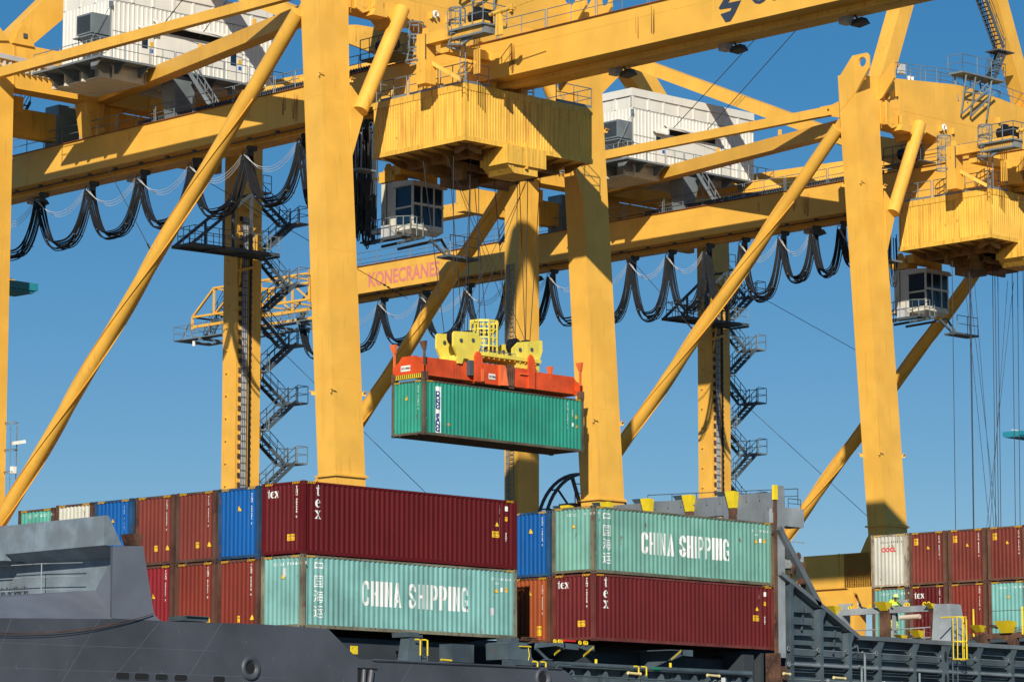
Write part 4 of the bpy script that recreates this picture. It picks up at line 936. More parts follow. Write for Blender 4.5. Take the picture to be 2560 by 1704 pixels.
m = MB(); m.box(9.4, -1.5, 27.2, 10.3, 1.6, 27.8);  m.build('rope_drum', mDark, tr)
m = MB(); zr = bz1
for a, b in (((5.9, 3.4), (5.9, 1.3)), ((5.9, 1.1), (5.9, -1.2)), ((5.9, -1.4), (5.9, -3.3)), ((5.95, -3.35), (7.6, -3.35)), ((12.6, -3.35), (15.3, -3.35)), ((15.3, -3.35), (15.3, 2.0)), ((5.95, 3.8), (12, 3.8))):
    m.rail([(a[0], a[1], zr), (b[0], b[1], zr)], 1.1, 1.1, .028, toe=False); m.beam((a[0], a[1], zr + .08), (b[0], b[1], zr + .08), .02, .15)
m.build('guardrail', mG, tr)
m = MB()
m.box(4.35, -1.9, 30.9, 5.1, -1.2, 33.6); m.box(4.3, -2.0, 32.95, 4.9, -6.3, 33.55); m.box(4.3, -6.3, 30.8, 4.95, -5.7, 33.5) if False else None
m.beam((4.8, -1.6, 32.2), (5.6, -3.4, 31.0), .2, .2)
m.box(4.7, -3.3, 32.4, 7.8, -2.7, 32.9)
m.prism([(-1.75, 33.6), (-1.35, 33.6), (-1.4, 33.95), (-1.7, 33.95)], 'x', 4.6, 4.75); fr_ = m.build('trolley_frame', mYd, tr)
for y in (-3.0, -1.2, .8, 2.8):
    for x in (8.0, 10.3): m = MB(); m.box(x, y, 30.9, x + .5, y + .6, 31.38); m.tube((x - .05, y + .3, 31.1), (x + .55, y + .3, 31.1), .22, 14); m.build('wheel_bogie', mYd, tr)
m = MB()
for i in range(18): m.box(4.28, -1.98, 32.2 + i * .075, 4.34, -1.93, 32.24 + i * .075)
m.build('bolt_row', mGd, fr_)
def cage(mb, x, y, z0, z1, zc, r=.36):
    for s in (-.2, .2): mb.tube((x, y + s, z0), (x, y + s, z1), .028, 6)
    z = z0 + .2
    while z < z1: mb.tube((x, y - .2, z), (x, y + .2, z), .018, 5); z += .29
    hs_ = [zc + (z1 - zc) * i / 3 for i in range(4)]
    for i, z in enumerate(hs_):
        rr = r * (1.18 if i == 0 else 1)
        pts = [(x - rr + rr * math.cos(t) - .0, y + rr * math.sin(t), z) for t in [math.radians(a) for a in range(20, 345, 25)]]
        for dz in (0, .05): mb.path([(a, b, c + dz) for a, b, c in pts], .024, 5)
    for a in (60, 110, 180, 250, 300):
        t = math.radians(a); mb.tube((x - r * 1.18 + r * 1.18 * math.cos(t), y + r * 1.18 * math.sin(t), hs_[0]), (x - r + r * math.cos(t), y + r * math.sin(t), hs_[1]), .02, 5)
        mb.tube((x - r + r * math.cos(t), y + r * math.sin(t), hs_[1]), (x - r + r * math.cos(t), y + r * math.sin(t), z1), .02, 5)
m = MB(); cage(m, 5.0, -.85, 30.9, 34.3, 32.2, .42); m.build('caged_ladder', mG, tr)
m = MB(); cage(m, 5.0, -4.1, 30.7, 34.5, 32.5, .42); m.build('caged_ladder', mG, tr)
m = MB(); m.box(4.1, -6.6, 33.25, 5.8, -3.9, 33.35); m.box(4.3, -6.5, 32.85, 5.1, -4.0, 33.25); m.prism([(-6.4, 33.25), (-4.6, 33.25), (-4.6, 32.5)], 'x', 4.5, 4.62)
m.rail([(4.1, -3.9, 33.35), (4.1, -4.8, 33.35)], 1.05, .9, .03); m.rail([(4.1, -4.95, 33.35), (4.1, -6.6, 33.35), (5.8, -6.6, 33.35)], 1.05, .9, .03); m.build('motor_platform', mG, tr)
m = MB(); m.tube((4.9, -4.9, 33.95), (4.9, -5.9, 33.95), .33, 18); m.box(4.6, -6.2, 33.35, 5.2, -5.9, 34.2); m.box(4.7, -5.5, 34.2, 5.1, -5.2, 34.45); m.build('motor', mBlk, tr, True)
m = MB(); m.tube((4.9, -6.3, 33.9), (4.9, -8.0, 34.0), .12, 12); m.tube((4.9, -8.0, 34.0), (4.9, -10.0, 34.15), .03, 6); m.box(4.75, -8.1, 33.85, 5.05, -7.9, 34.15); m.prism([(-7.2, 32.7), (-6.7, 32.7), (-6.8, 33.9), (-7.1, 33.9)], 'x', 4.85, 5.0); m.build('actuator', mYh, tr)
m = MB(); m.tube((6.6, 3.0, 34.2), (6.6, 4.3, 34.2), .35, 16); m.build('motor', mBlk, tr, True); m = MB(); m.box(5.8, 2.0, 33.4, 7.3, 5.0, 33.48); m.rail([(5.8, 2.0, 33.48), (5.8, 5.0, 33.48)], 1.1, .8, .026); m.build('motor_platform', mGd, tr)
m = MB()
for k in range(4): m.tube((5.12, -4.85 - .14 * k, 31.0), (5.12, -4.85 - .14 * k, 32.9), .03, 6)
m.build('conduit', mYd, tr)
# white cab
OFF[:] = [4.2, 4.67, 1.15]
kx, ky, kz0, kz1 = 5.3, .1, 23.45, 26.15
m = MB()
m.box(kx + .1, ky + 2.55, kz0 - .1, kx + 2.2, ky + 2.65, kz1 + .15)      # rear part
m.box(kx, ky + 1.5, kz0 - .1, kx + 2.3, ky + 2.6, kz1 + .1)
m.hexa([(kx, ky, kz0), (kx + 2.3, ky, kz0), (kx + 2.3, ky + 1.5, kz0), (kx, ky + 1.5, kz0)], [(kx, ky, kz0 + .28), (kx + 2.3, ky, kz0 + .28), (kx + 2.3, ky + 1.5, kz0 + .28), (kx, ky + 1.5, kz0 + .28)])
m.hexa([(kx + .3, ky + .3, kz0 - .25), (kx + 2.0, ky + .3, kz0 - .25), (kx + 2.3, ky + 1.5, kz0), (kx, ky + 1.5, kz0)], [(kx - .0, ky, kz0), (kx + 2.3, ky, kz0), (kx + 2.3, ky + 1.49, kz0 + .01), (kx, ky + 1.49, kz0 + .01)])
for x, y in ((kx, ky), (kx + 2.2, ky), (kx + .62, ky), (kx + 1.55, ky)): m.box(x, y, kz0 + .2, x + .1, y + .1, kz1 - .2)
m.box(kx, ky + 1.42, kz0 + .2, kx + .1, ky + 1.52, kz1 - .2)
m.box(kx - .02, ky - .02, kz0 + 1.35, kx + 2.32, ky + .1, kz0 + 1.47); m.box(kx - .02, ky, kz0 + 1.2, kx + .1, ky + 1.5, kz0 + 1.3)
m.hexa([(kx - .15, ky - .2, kz1 - .28), (kx + 2.45, ky - .2, kz1 - .28), (kx + 2.4, ky + 1.6, kz1 - .28), (kx - .1, ky + 1.6, kz1 - .28)], [(kx - .05, ky - .1, kz1 - .02), (kx + 2.35, ky - .1, kz1 - .02), (kx + 2.3, ky + 1.6, kz1 + .12), (kx - .05, ky + 1.6, kz1 + .12)])
kb = m.build('operator_cab', mCab, tr)
for a, b in (((kx + .1, kz0 + .3), (kx + .6, kz0 + 1.33)), ((kx + .74, kz0 + .3), (kx + 1.53, kz0 + 1.33)), ((kx + 1.67, kz0 + .3), (kx + 2.18, kz0 + 1.33)), ((kx + .1, kz0 + 1.49), (kx + .6, kz1 - .3)), ((kx + .74, kz0 + 1.49), (kx + 1.53, kz1 - .3)), ((kx + 1.67, kz0 + 1.49), (kx + 2.18, kz1 - .3))):
    m = MB(); m.box(a[0], ky + .02, a[1], b[0], ky + .05, b[1]); m.build('window', mGl, kb)
for a, b in (((ky + .12, kz0 + .3), (ky + 1.4, kz0 + 1.18)), ((ky + .12, kz0 + 1.32), (ky + 1.4, kz1 - .3))):
    m = MB(); m.box(kx + .02, a[0], a[1], kx + .05, b[0], b[1]); m.build('window', mGl, kb)
m = MB()
for x in (kx + .35, kx + 1.15, kx + 1.95): m.beam((x - .05, ky - .03, kz0 + 1.35), (x + .18, ky - .03, kz0 + .75), .02, .04)
m.build('wiper', mInk, kb)
m = MB(); m.box(kx + .02, ky + 2.1, kz0 + .1, kx - .03, ky + 2.14, kz1); m.box(kx - .02, ky + 2.35, kz0 + .9, kx - .04, ky + 2.37, kz0 + 1.1); m.build('door_frame', mRust, kb)
m = MB(); m.box(kx - .7, ky - .1, kz0 - .5, kx, ky + 3.6, kz0 - .42); m.box(kx - .9, ky + 3.1, kz0 + .45, kx + .2, ky + 4.7, kz0 + .52); m.beam((kx - .5, ky + 3.2, kz0 + .4), (kx - .5, ky + 2.5, kz0 - .6), .1, .2)
for x in (kx - .7, kx + .4, kx + 1.6): m.beam((x, ky + 3.0, kz0 - .62), (x + .3, ky - .2, kz0 - .45), .1, .14)
m.beam((kx + 1.2, ky - .1, kz0 - .5), (kx + 2.2, ky - .4, kz0 - 1.35), .12, .12); m.beam((kx + 2.3, ky + .2, kz0 - .3), (kx + 2.5, ky - .4, kz0 - 1.35), .12, .12); m.box(kx + 1.9, ky - .9, kz0 - 1.45, kx + 4.2, ky + .1, kz0 - 1.33)
m.box(kx - .75, ky + .2, kz0 - .56, kx - .2, ky + 1.6, kz0 - .40); m.build('cab_platform', mGd, kb)
m = MB(); m.rail([(kx - .75, ky + 2.6, kz0 - .42), (kx - .75, ky + .5, kz0 - .42), (kx - .3, ky - .15, kz0 - .42), (kx + .6, ky - .2, kz0 - .42)], 1.05, .5, .028); m.rail([(kx - .9, ky + 3.1, kz0 + .5), (kx - .9, ky + 4.7, kz0 + .5)], 1.1, .8, .028)
m.rail([(kx + 2.0, ky - .9, kz0 - 1.33), (kx + 4.1, ky - .9, kz0 - 1.33)], 1.1, .9, .026); m.tube((kx - .8, ky + 3.1, kz0 + 1.55), (kx - .75, ky + 2.4, kz0 + .6), .03, 6)
m.build('guardrail', mG, kb)
m = MB(); m.box(kx - .3, ky + 3.3, kz0 + .95, kx + .3, ky + 4.1, kz0 + 2.3); m.build('switch_cabinet', mGd, kb)
m = MB(); m.box(kx - .72, ky + 1.2, kz0 - .4, kx - .2, ky + 1.8, kz0 + .25); m.box(kx - .72, ky + 1.9, kz0 - .1, kx - .2, ky + 2.6, kz0 + .15); m.build('cab_fitting', mWcab, kb)
m = MB(); m.box(kx - .1, ky + 1.4, kz1 + .15, kx + .9, ky + 2.7, kz1 + .75); m.box(kx - .1, ky + .9, kz1 + .45, kx + 2.6, ky + 1.6, kz1 + 1.0); m.beam((kx + .1, ky + 2.6, kz1 + .5), (kx + .1, ky + 5.2, kz1 + .35), .12, .14); m.tube((kx, ky + 3.7, kz0 + 2.3), (kx, ky + 3.7, kz1 + .4), .06, 6)
m.prism([(ky + 1.7, kz1 + .7), (ky + 2.5, kz1 + .7), (ky + 2.2, kz1 + 1.2), (ky + 2.0, kz1 + 1.2)], 'x', kx, kx + .15); m.box(kx + 1.6, ky + .5, kz1 + .1, kx + 2.3, ky + 1.2, kz1 + 1.8); m.build('cab_hanger', mYd, tr)
OFF[:] = [0.0, 0.0, 0.0]
m = MB(); m.box(4.7, 3.7, 28.0 - .9, 5.9, 4.5, 27.2); m.rail([(4.7, 4.5, 27.2), (4.7, 3.6, 27.2)], 1.9, .5, .03); m.build('side_platform', mG, tr)
m = MB()
rnd = random.Random(5)
for k in range(14):                                   # slack cable loops below the festoon
    y = 4.3 + .17 * k; zb = 26.6 - rnd.uniform(0, 1.2) - (1.6 if k > 8 else 0); x = 5.6 + rnd.uniform(-.3, .3)
    pts = [(x + .2 * math.sin(t * 3), y + .25 * math.cos(math.pi * t), zb + 2.2 * abs(2 * t - 1) ** 2.4 * 1.4) for t in [j / 12 for j in range(13)]]
    m.path(pts, .035, 5)
m.build('cable_loop', mBlk, tr)
tr2 = copy_tree(tr); cc_ = Vector((c_ * CPITCH + s_ * .45, s_ * CPITCH - c_ * .45, 0)); tr2.location = Vector((CRX, CRY, 0)) + cc_
tr2['label'] = 'yellow corrugated trolley house with white operator cab, cut by the right edge of the photo'

# ------------------------------------------------ spreader and headblock over the hanging container
sp = thing('container_spreader', 'orange spreader beam gripping the jade-green container', 'spreader', (HX, HY, HZ + HC), HR)
m = MB(); m.box(.35, .42, .30, 5.2, .95, 1.25); m.box(.35, 1.5, .30, 5.2, 2.03, 1.25); m.box(6.6, .42, .30, 11.85, .95, 1.25); m.box(6.6, 1.5, .30, 11.85, 2.03, 1.25); m.build('telescopic_beam', mOr, sp)
m = MB(); m.box(4.2, .22, .22, 6.15, .9, 1.30); m.box(4.2, 1.55, .22, 6.15, 2.2, 1.3); m.box(6.9, .22, .25, 8.2, .9, 1.28); m.box(6.9, 1.55, .25, 8.2, 2.2, 1.28); m.box(5.9, .25, .25, 7.2, 2.2, .9); m.box(4.1, .3, .2, 8.2, 2.1, .35)
m.prism([(3.9, .25), (3.9, 1.6), (4.05, 1.85), (4.25, 1.85), (4.45, 1.6), (4.45, .25)], 'y', .12, .24); m.prism([(8.0, .25), (8.0, 1.9), (8.15, 2.1), (8.35, 2.0), (8.5, 1.7), (8.5, .25)], 'y', .12, .24); m.build('main_frame', mOr, sp)
m = MB(); m.hexa([(5.75, .0, .2), (6.2, -.1, .2), (6.2, .6, .2), (5.75, .6, .2)], [(5.75, .05, 1.3), (6.1, .05, 1.3), (6.1, .6, 1.3), (5.75, .6, 1.3)]); m.box(4.35, .08, .3, 4.55, .2, .95); m.box(7.35, .12, .95, 8.0, .2, 1.0); m.build('end_cover', mOrL, sp)
m = MB(); m.box(3.55, .18, .55, 3.85, .42, 1.35); m.build('hose_box', mGd, sp)
m = MB()
for x in (6.3, 6.45, 6.6, 6.75): m.tube((x, .1, .25), (x + .04, .1, 1.35), .05, 6)
m.box(6.25, .12, .1, 6.85, .4, .5); m.build('hydraulic_hose', mRust, sp)
for x in (0.0, 11.93):
    m = MB(); m.prism([(.05, .25), (.05, .75), (.55, 1.05), (.75, 1.3), (1.7, 1.3), (1.9, 1.05), (2.39, .75), (2.39, .25)], 'x', x + .02, x + .26)
    eb = m.build('end_beam', mOr, sp)
    if x == 0:
        m = MB()
        for i in range(14): m.add([(x + .012, .22 + i * .15, .10), (x + .012, .29 + i * .15, .10), (x + .012, .22 + i * .15, .34), (x + .012, .15 + i * .15, .34)], [(0, 1, 2, 3)])
        m.build('warning_stripe', mInk, eb)
        m = MB(); m.box(x + .016, .12, .10, x + .2, 2.32, .34); m.build('bumper', mSY, eb)
        m = MB(); m.box(x + .0, 1.05, .52, x + .014, 1.75, .82); m.build('name_plate', mWhite, eb)
        vs, fs = text_polys('BROMMA', .2, bold=.004); m = MB(); m.add([(x - .004, 1.71 - a * .82, .60 + b) for a, b in vs], fs); m.build('plate_lettering', mInk, eb)
    for y in (0.0, CW - .2):
        m = MB(); m.box(x - .02, y - .03, .0, x + .28, y + .22, .42); m.build('twistlock_housing', mRust, eb)
        s = -1 if y == 0 else 1; yy = y + .1
        m = MB(); xo = x + .1
        m.box(xo - .05, yy - .05, .4, xo + .05, yy + .05, 1.75 if not (x == 0 and y == 0) else 1.55)
        m.hexa([(xo - .06, yy - .09, 1.55), (xo + .06, yy - .09, 1.55), (xo + .06, yy + .09, 1.55), (xo - .06, yy + .09, 1.55)], [(xo - .16, yy - .22, 2.0), (xo + .0, yy - .22, 2.0), (xo + .0, yy + .22, 2.0), (xo - .16, yy + .22, 2.0)])
        m.build('corner_guide', mRust if (x == 0 and y == 0) else mOrL, eb)
m = MB(); m.box(5.0, .20, .48, 5.5, .214, .78); m.build('name_plate', mWhite, sp)
vs, fs = text_polys('BROMMA', .18, bold=.004); m = MB(); m.add([(5.02 + a * .70, .196, .56 + b) for a, b in vs], fs); m.build('plate_lettering', mInk, sp)
m = MB(); m.hexa([(9.2, 1.9, 1.3), (9.8, 1.9, 1.3), (9.8, 2.2, 1.3), (9.2, 2.2, 1.3)], [(9.0, 1.8, 1.65), (10.0, 1.8, 1.65), (10.0, 2.3, 1.65), (9.0, 2.3, 1.65)]); m.build('corner_guide', mSY, sp)
hb = thing('headblock', 'yellow headblock with rope sheaves and a cage, on the orange spreader', 'headblock', (HX, HY, HZ + HC), HR)
for x0, y0, y1, fl in ((2.45, .35, .55, 1), (2.45, 1.6, 1.8, 1), (7.2, .6, .8, -1), (7.2, 1.85, 2.05, -1)):
    poly = [(.0, 2.78), (.1, 2.9), (1.55, 3.0), (2.1, 2.75), (2.1, 2.45), (1.75, 1.55), (1.75, 1.2), (1.2, 1.15), (1.15, 1.42), (.75, 1.42), (.65, 1.1), (.35, 1.1), (.3, 1.55), (.0, 2.05)]
    if fl < 0: poly = [(.0, 2.1), (.0, 2.45), (.45, 2.85), (2.2, 3.15), (2.3, 3.1), (2.3, 2.5), (1.95, 1.6), (1.85, 1.3), (1.3, 1.3), (1.2, 1.5), (.7, 1.5), (.6, 1.3), (.3, 1.6)]
    m = MB(); m.prism([(x0 + a, .1 + b * .93) for a, b in poly], 'y', y0 - .05, y0 + .08); pl = m.build('side_plate', mHB, hb)
    m = MB()
    for dx, dz in ((.55, 2.35), (1.45, 2.45)): m.tube((x0 + dx, y0 - .09, dz), (x0 + dx, y0 - .04, dz), .12, 6)
    m.build('sheave_pin', mGd, pl)
for x0 in (2.45, 7.2):
    for dx in (.55, 1.5):
        for y in ((.60, .78) if x0 < 5 else (.86, 1.04)):
            m = MB(); m.tube((x0 + dx, y, 2.56), (x0 + dx, y + .14, 2.56), .46, 28); m.build('sheave', mBlk, hb, True)
m = MB(); m.box(4.3, .35, 1.72, 9.2, .5, 1.92); m.box(4.3, 1.9, 1.72, 9.2, 2.05, 1.92); m.box(4.3, .5, 1.74, 9.2, 1.9, 1.80)
for i in range(12): m.box(4.4 + i * .4, .4, 1.62, 4.46 + i * .4, 2.0, 1.74)
m.box(2.9, .5, 1.2, 4.3, 1.9, 1.6); m.box(7.4, .5, 1.35, 9.2, 1.9, 1.7); m.build('deck', mHB, hb)
m = MB(); m.rail([(4.6, .35, 1.92), (7.2, .35, 1.92)], .12, .3, .02, mid=False); m.build('grating_edge', mG, hb)
m = MB(); cxx, cyy = 5.65, 1.2
ring = [(cxx + .82 * math.cos(t), cyy + .72 * math.sin(t)) for t in [math.radians(22.5 + 45 * i) for i in range(9)]]
for z in (1.95, 2.35, 2.8, 3.25, 3.7):
    for a, b in zip(ring, ring[1:]): m.beam((*a, z), (*b, z), .03, .07 if z != 3.7 else .12)
for a in ring: m.beam((*a, 1.9), (*a, 3.75), .07, .07)
for a, b in zip(ring, ring[1:]): m.beam(((a[0] + b[0]) / 2, (a[1] + b[1]) / 2, 1.9), ((a[0] + b[0]) / 2, (a[1] + b[1]) / 2, 3.7), .04, .04)
m.build('cage', mHB, hb)
m = MB(); m.box(5.9, .9, 1.92, 6.5, 1.5, 2.4); m.build('socket_box', mRust, hb)
rp = thing('hoist_ropes', 'steel hoist ropes between the trolley house and the yellow headblock', 'ropes', (HX, HY, 0), HR, 'hoist ropes of the cranes')
top = 27.3; bot = HZ + HC + 2.9
for a, b in (((2.7, .57), (2.4, .3)), ((3.5, .57), (3.7, .3)), ((4.2, 1.02), (4.3, .9)), ((2.9, 1.47), (2.2, 2.4)), ((7.4, .57), (7.2, .2)), ((8.2, .57), (8.0, .2)), ((9.0, 1.02), (9.3, .5)), ((7.7, 1.47), (7.6, 2.4)), ((9.15, 1.5), (9.4, 2.2)), ((4.35, 1.5), (4.4, 2.6)), ((5.3, 1.2), (5.0, 1.0)), ((6.0, 1.2), (5.6, 2.0))):
    m = MB(); m.tube((a[0], a[1], bot - (1.1 if 4.9 < a[0] < 7 else 0)), (b[0], b[1], top), .022, 5); m.build('rope', mRope, rp)
for a, b in (((3.0, 1.0), (9.2, 1.2)), ((8.8, 1.0), (3.0, 1.2)), ((3.9, .6), (8.4, .5)), ((7.7, .6), (2.2, .6))):
    m = MB(); m.tube((a[0], a[1], bot - .2), (b[0], b[1], top), .016, 5); m.build('rope', mRope, rp)
rp2 = thing('hoist_ropes', 'long steel hoist ropes hanging against the sky below the right-hand trolley', 'ropes', (CRX, CRY, 0), CROT, 'hoist ropes of the cranes')
for a, b in ((7.1, 7.3), (8.0, 8.3), (8.35, 8.5), (9.1, 9.3), (9.9, 10.1), (10.6, 10.7), (11.4, 11.5), (12.2, 12.2), (12.5, 12.7), (13.0, 13.1)):
    m = MB(); y = -1.2 + (a * 7.3 % 2.4); m.tube((a + CPITCH, y, 27.2), (b + CPITCH, y + .3, 3.0), .024, 5); m.build('rope', mRope, rp2)
for a, b in ((8.0, 12.4), (12.6, 8.6), (8.6, 11.6), (12.0, 9.4), (7.6, 11.4)):
    m = MB(); m.tube((a + CPITCH, -.3, 26.2), (b + CPITCH, .3, 3.0), .016, 5); m.build('rope', mRope, rp2)
sp2 = copy_tree(sp); sp2.location = (CRX + c_ * CPITCH + 4.2, CRY - 2.3, .1); sp2['label'] = 'orange spreader of the far crane, lowered behind the red-brown containers'
# far objects seen past the cranes
t = thing('lifting_beam', 'teal steel beam far behind, cut by the left edge of the photo', 'beam', (29.8, 63.0, -.2), 0.0, 'teal beams far behind')
m = MB(); m.box(-1, 0, 24.4, 6.2, 2.2, 24.85); m.box(-1, .1, 24.25, 6.0, 2.0, 24.4); m.build('beam_body', mTeal, t); m = MB(); m.box(3, .5, 24.85, 4.6, 1.5, 25.05); m.tube((-1, 1, 24.98), (4, 1, 24.98), .06, 8); m.build('beam_fitting', mWhite, t)
t2 = copy_tree(t); t2.location = (192.4, 100.0, 6.6); t2['label'] = 'teal steel beam far behind, cut by the right edge of the photo'
# CCTV post on the leg at the left edge
m = MB()
for z in (12.6, 13.9, 15.5): m.torus((2.1, 31.7, z), .38, .025, 'z', 16, 5)
for a in (0, 60, 300): m.tube((2.1 + .38 * math.cos(R(a)), 31.7 + .38 * math.sin(R(a)), 11), (2.1 + .38 * math.cos(R(a)), 31.7 + .38 * math.sin(R(a)), 15.5), .02, 5)
m.build('caged_ladder', mG, cr)
m = MB(); m.beam((2.0, 31.4, 14.25), (2.75, 31.2, 14.4), .22, .2); m.box(2.0, 31.3, 12.5, 2.25, 31.6, 12.9); m.build('security_camera', mWhite, cr)

# ------------------------------------------------------------------ the container ship
sh = thing('container_ship', 'dark grey container ship loaded with stacks, its bulwark at the lower left', 'ship', (0, 0, 0))
HYs = -2.5
m = MB(); m.prism([(-45, -9.5), (-45, -.95), (-16.7, -.42), (-11.62, -.235), (-11.66, 2.38), (-10.25, 2.48), (-9.67, .02), (-9.60, -.10), (-9.48, -.18), (-9.3, -.22), (-4.43, -.13), (-.95, -.17), (.50, -1.17), (.66, -1.24), (.9, -1.27), (12.2, -1.30), (12.45, -1.36), (13.22, -1.80), (15.2, -3.0), (15.2, -9.5)], 'y', HYs, HYs + .14)
hull = m.build('hull_side', mHull, sh)
m = MB(); m.prism([(-11.66, -.22), (-11.66, 2.385), (-10.255, 2.485), (-9.68, .02), (-9.45, -.16), (-9.3, -.215)], 'y', HYs - .012, HYs - .002); m.build('bulwark_plate', mHullP, hull)
m = MB(); m.box(1.5, HYs - .05, -1.33, 12.2, HYs + .2, -1.27); m.tube((1.4, HYs - .04, -1.28), (12.2, HYs - .04, -1.29), .035, 8); m.build('rub_rail', mHull, hull)
m = MB()
for pts in ([(-40, -1.42), (-11, -1.24), (-6.6, -1.22)], [(-45, -2.2), (-3, -2.12)], [(-16.2, -.41), (-17.3, -3)], [(-12.2, -.25), (-14.2, -3)], [(-9.4, -.26), (-12.2, -3)], [(-6.4, -.18), (-8.6, -3)], [(3.6, -1.34), (2.3, -3)]):
    for a, b in zip(pts, pts[1:]): m.beam((a[0], HYs - .001, a[1]), (b[0], HYs - .001, b[1]), .006, .012)
m.build('weld_seam', mHullP, hull)
rs_ = random.Random(11)
for nm_, mm_, n_ in (('scuff_mark', mHullL, 26), ('rust_run', mRust, 14)):
    m = MB()
    for i in range(n_):
        x = rs_.uniform(-16, 11); z = rs_.uniform(-2.4, -.5 if x < 0 else -1.5); l_ = rs_.uniform(.04, .22); ww = rs_.uniform(.006, .014); k = rs_.uniform(-.4, .4)
        m.add([(x, HYs - .003, z), (x + ww, HYs - .003, z), (x + ww + k * l_, HYs - .003, z - l_), (x + k * l_, HYs - .003, z - l_)], [(0, 1, 2, 3)])
    m.build(nm_, mm_, hull)
def slot(x0, x1, z0, z1):
    r = (z1 - z0) / 2; pts = []
    for i in range(9): t = R(90 + 180 * i / 8); pts.append((x0 + r + r * math.cos(t), (z0 + z1) / 2 + r * math.sin(t)))
    for i in range(9): t = R(-90 + 180 * i / 8); pts.append((x1 - r + r * math.cos(t), (z0 + z1) / 2 + r * math.sin(t)))
    return pts
for x0, x1 in ((-11.42, -10.81), (-10.55, -9.89), (-9.58, -8.98), (-8.66, -8.05), (-6.78, -6.2)):
    m = MB(); pts = slot(x0 - .02, x1 + .03, -2.39, -2.15); m.prism(pts, 'y', HYs - .008, HYs + .1); s_o = m.build('mooring_port', mDark, hull)
    m = MB(); m.path([(x, HYs - .01, z) for x, z in pts + [pts[0]]], .014, 5); m.build('rim', mHull, s_o)
for cx, cz in ((-4.93, -1.80), (11.1, -1.72)):
    m = MB()
    prof = [(.47, .0), (.46, -.05), (.42, -.09), (.37, -.10), (.31, -.085), (.25, -.04), (.21, .0)]      # rolled lip and dish
    for (r0, y0), (r1, y1) in zip(prof, prof[1:]): m.tube((cx, HYs + y0, cz), (cx, HYs + y1 + 1e-4, cz), r0, 32, r1, caps=False)
    fo = m.build('fairlead', mHull, hull, True)
    m = MB(); m.tube((cx, HYs - .012, cz), (cx, HYs + .1, cz), .22, 20); m.build('opening', mDark, fo)
m = MB(); m.box(.62, HYs - .03, -2.6, .70, HYs + .02, -1.62); m.box(.62, HYs - .03, -1.66, 1.66, HYs + .02, -1.60); m.prism([(.7, -1.66), (1.5, -1.66), (1.35, -2.6), (.55, -2.6)], 'y', HYs - .008, HYs); dv = m.build('chute', mDark, hull)
m = MB(); m.tube((.8, HYs - .1, -2.7), (.95, HYs - .02, -1.68), .10, 12); m.tube((1.1, HYs - .1, -2.7), (1.35, HYs - .02, -1.7), .12, 12); m.build('pipe', mHull, dv)
m = MB(); m.path([(-21 + 11.2 * i / 24, HYs - .10 - .1 * math.sin(math.pi * i / 24), -.88 - .12 * math.sin(math.pi * i / 24) + .90 * (i / 24) ** 3.0) for i in range(25)], .012, 5)
m.path([(-21 + 11.2 * i / 24, HYs - .08, -.90 - .12 * math.sin(math.pi * i / 24) + .92 * (i / 24) ** 3.2) for i in range(25)], .012, 5); m.build('mooring_line', mRust, hull)
# forecastle bulwark block
B_ = -11.66
m = MB()
m.hexa([(B_, -2.0, 2.46), (B_ + .25, -2.0, 2.46), (B_ + .25, 3.84, 2.43), (B_, 3.84, 2.43)], [(B_, -1.96, 3.54), (B_ + .12, -1.96, 3.54), (B_ + .12, 3.84, 3.50), (B_, 3.84, 3.50)])
m.hexa([(B_ - .02, 3.84, 2.2), (B_ + .3, 3.84, 2.2), (B_ + .3, 26, 2.2), (B_ - .02, 26, 2.2)], [(B_ - .02, 3.84, 3.50), (B_ + .15, 3.84, 3.50), (B_ + .15, 26, 4.4), (B_ - .02, 26, 4.4)])
m.add([(B_, -2.0, 2.46), (B_, -1.96, 3.54), (-11.45, -1.96, 3.56), (-10.83, -2.0, 2.5)], [(0, 1, 2, 3)])
m.add([(B_, -2.0, 2.46), (B_, 26, 2.40), (-10.66, 26, 1.98), (-10.66, -1.22, 2.05)], [(0, 1, 2, 3)])
m.add([(-10.66, -1.2, 2.05), (-10.66, 26, 1.98), (-10.66, 26, .9), (-10.66, -.33, .9)], [(0, 1, 2, 3)])
blk = m.build('bulwark', mHullL, sh)
m = MB()
m.add([(B_, -2.0, 2.46), (-10.66, -1.22, 2.05), (-10.66, -.30, 2.0), (-10.66, -.33, .95), (-11.6, HYs, -.24), (B_, HYs, 2.385)], [(0, 1, 5), (1, 3, 4), (1, 4, 5)])
m.add([(-10.66, -.33, .95), (-10.66, 26, .95), (-26, 26, -.3), (-26, HYs, -.7), (-16.7, HYs, -.42), (-11.6, HYs, -.235)], [(0, 1, 2), (0, 2, 3), (0, 3, 4), (0, 4, 5)])
m.build('sloping_bulwark', mHullP, blk)
m = MB()
pp = [(-11.2, -.2, .72), (-11.2, 2.2, .8), (-11.2, 5.6, .85), (-11.2, 12, .9)]
for a, b in zip(pp, pp[1:]):
    for h in (1.22, .72, .25): m.tube((a[0], a[1], a[2] + h), (b[0], b[1], b[2] + h), .018, 6)
    m.tube(b, (b[0], b[1], b[2] + 1.24), .022, 6)
m.build('guardrail', mShipL, blk)
m = MB()
for p0, p1 in (((-10.64, .9, 1.0), (-10.64, -.22, 1.95)), ((-10.64, .5, 1.0), (-10.64, -.22, 1.6))): pass
m.box(-11.0, 3.2, 2.25, -10.7, 4.3, 2.32); m.prism([(3.3, 2.25), (4.2, 2.25), (3.8, 2.05)], 'x', -11.0, -10.7); m.build('ledge', mShip, blk)
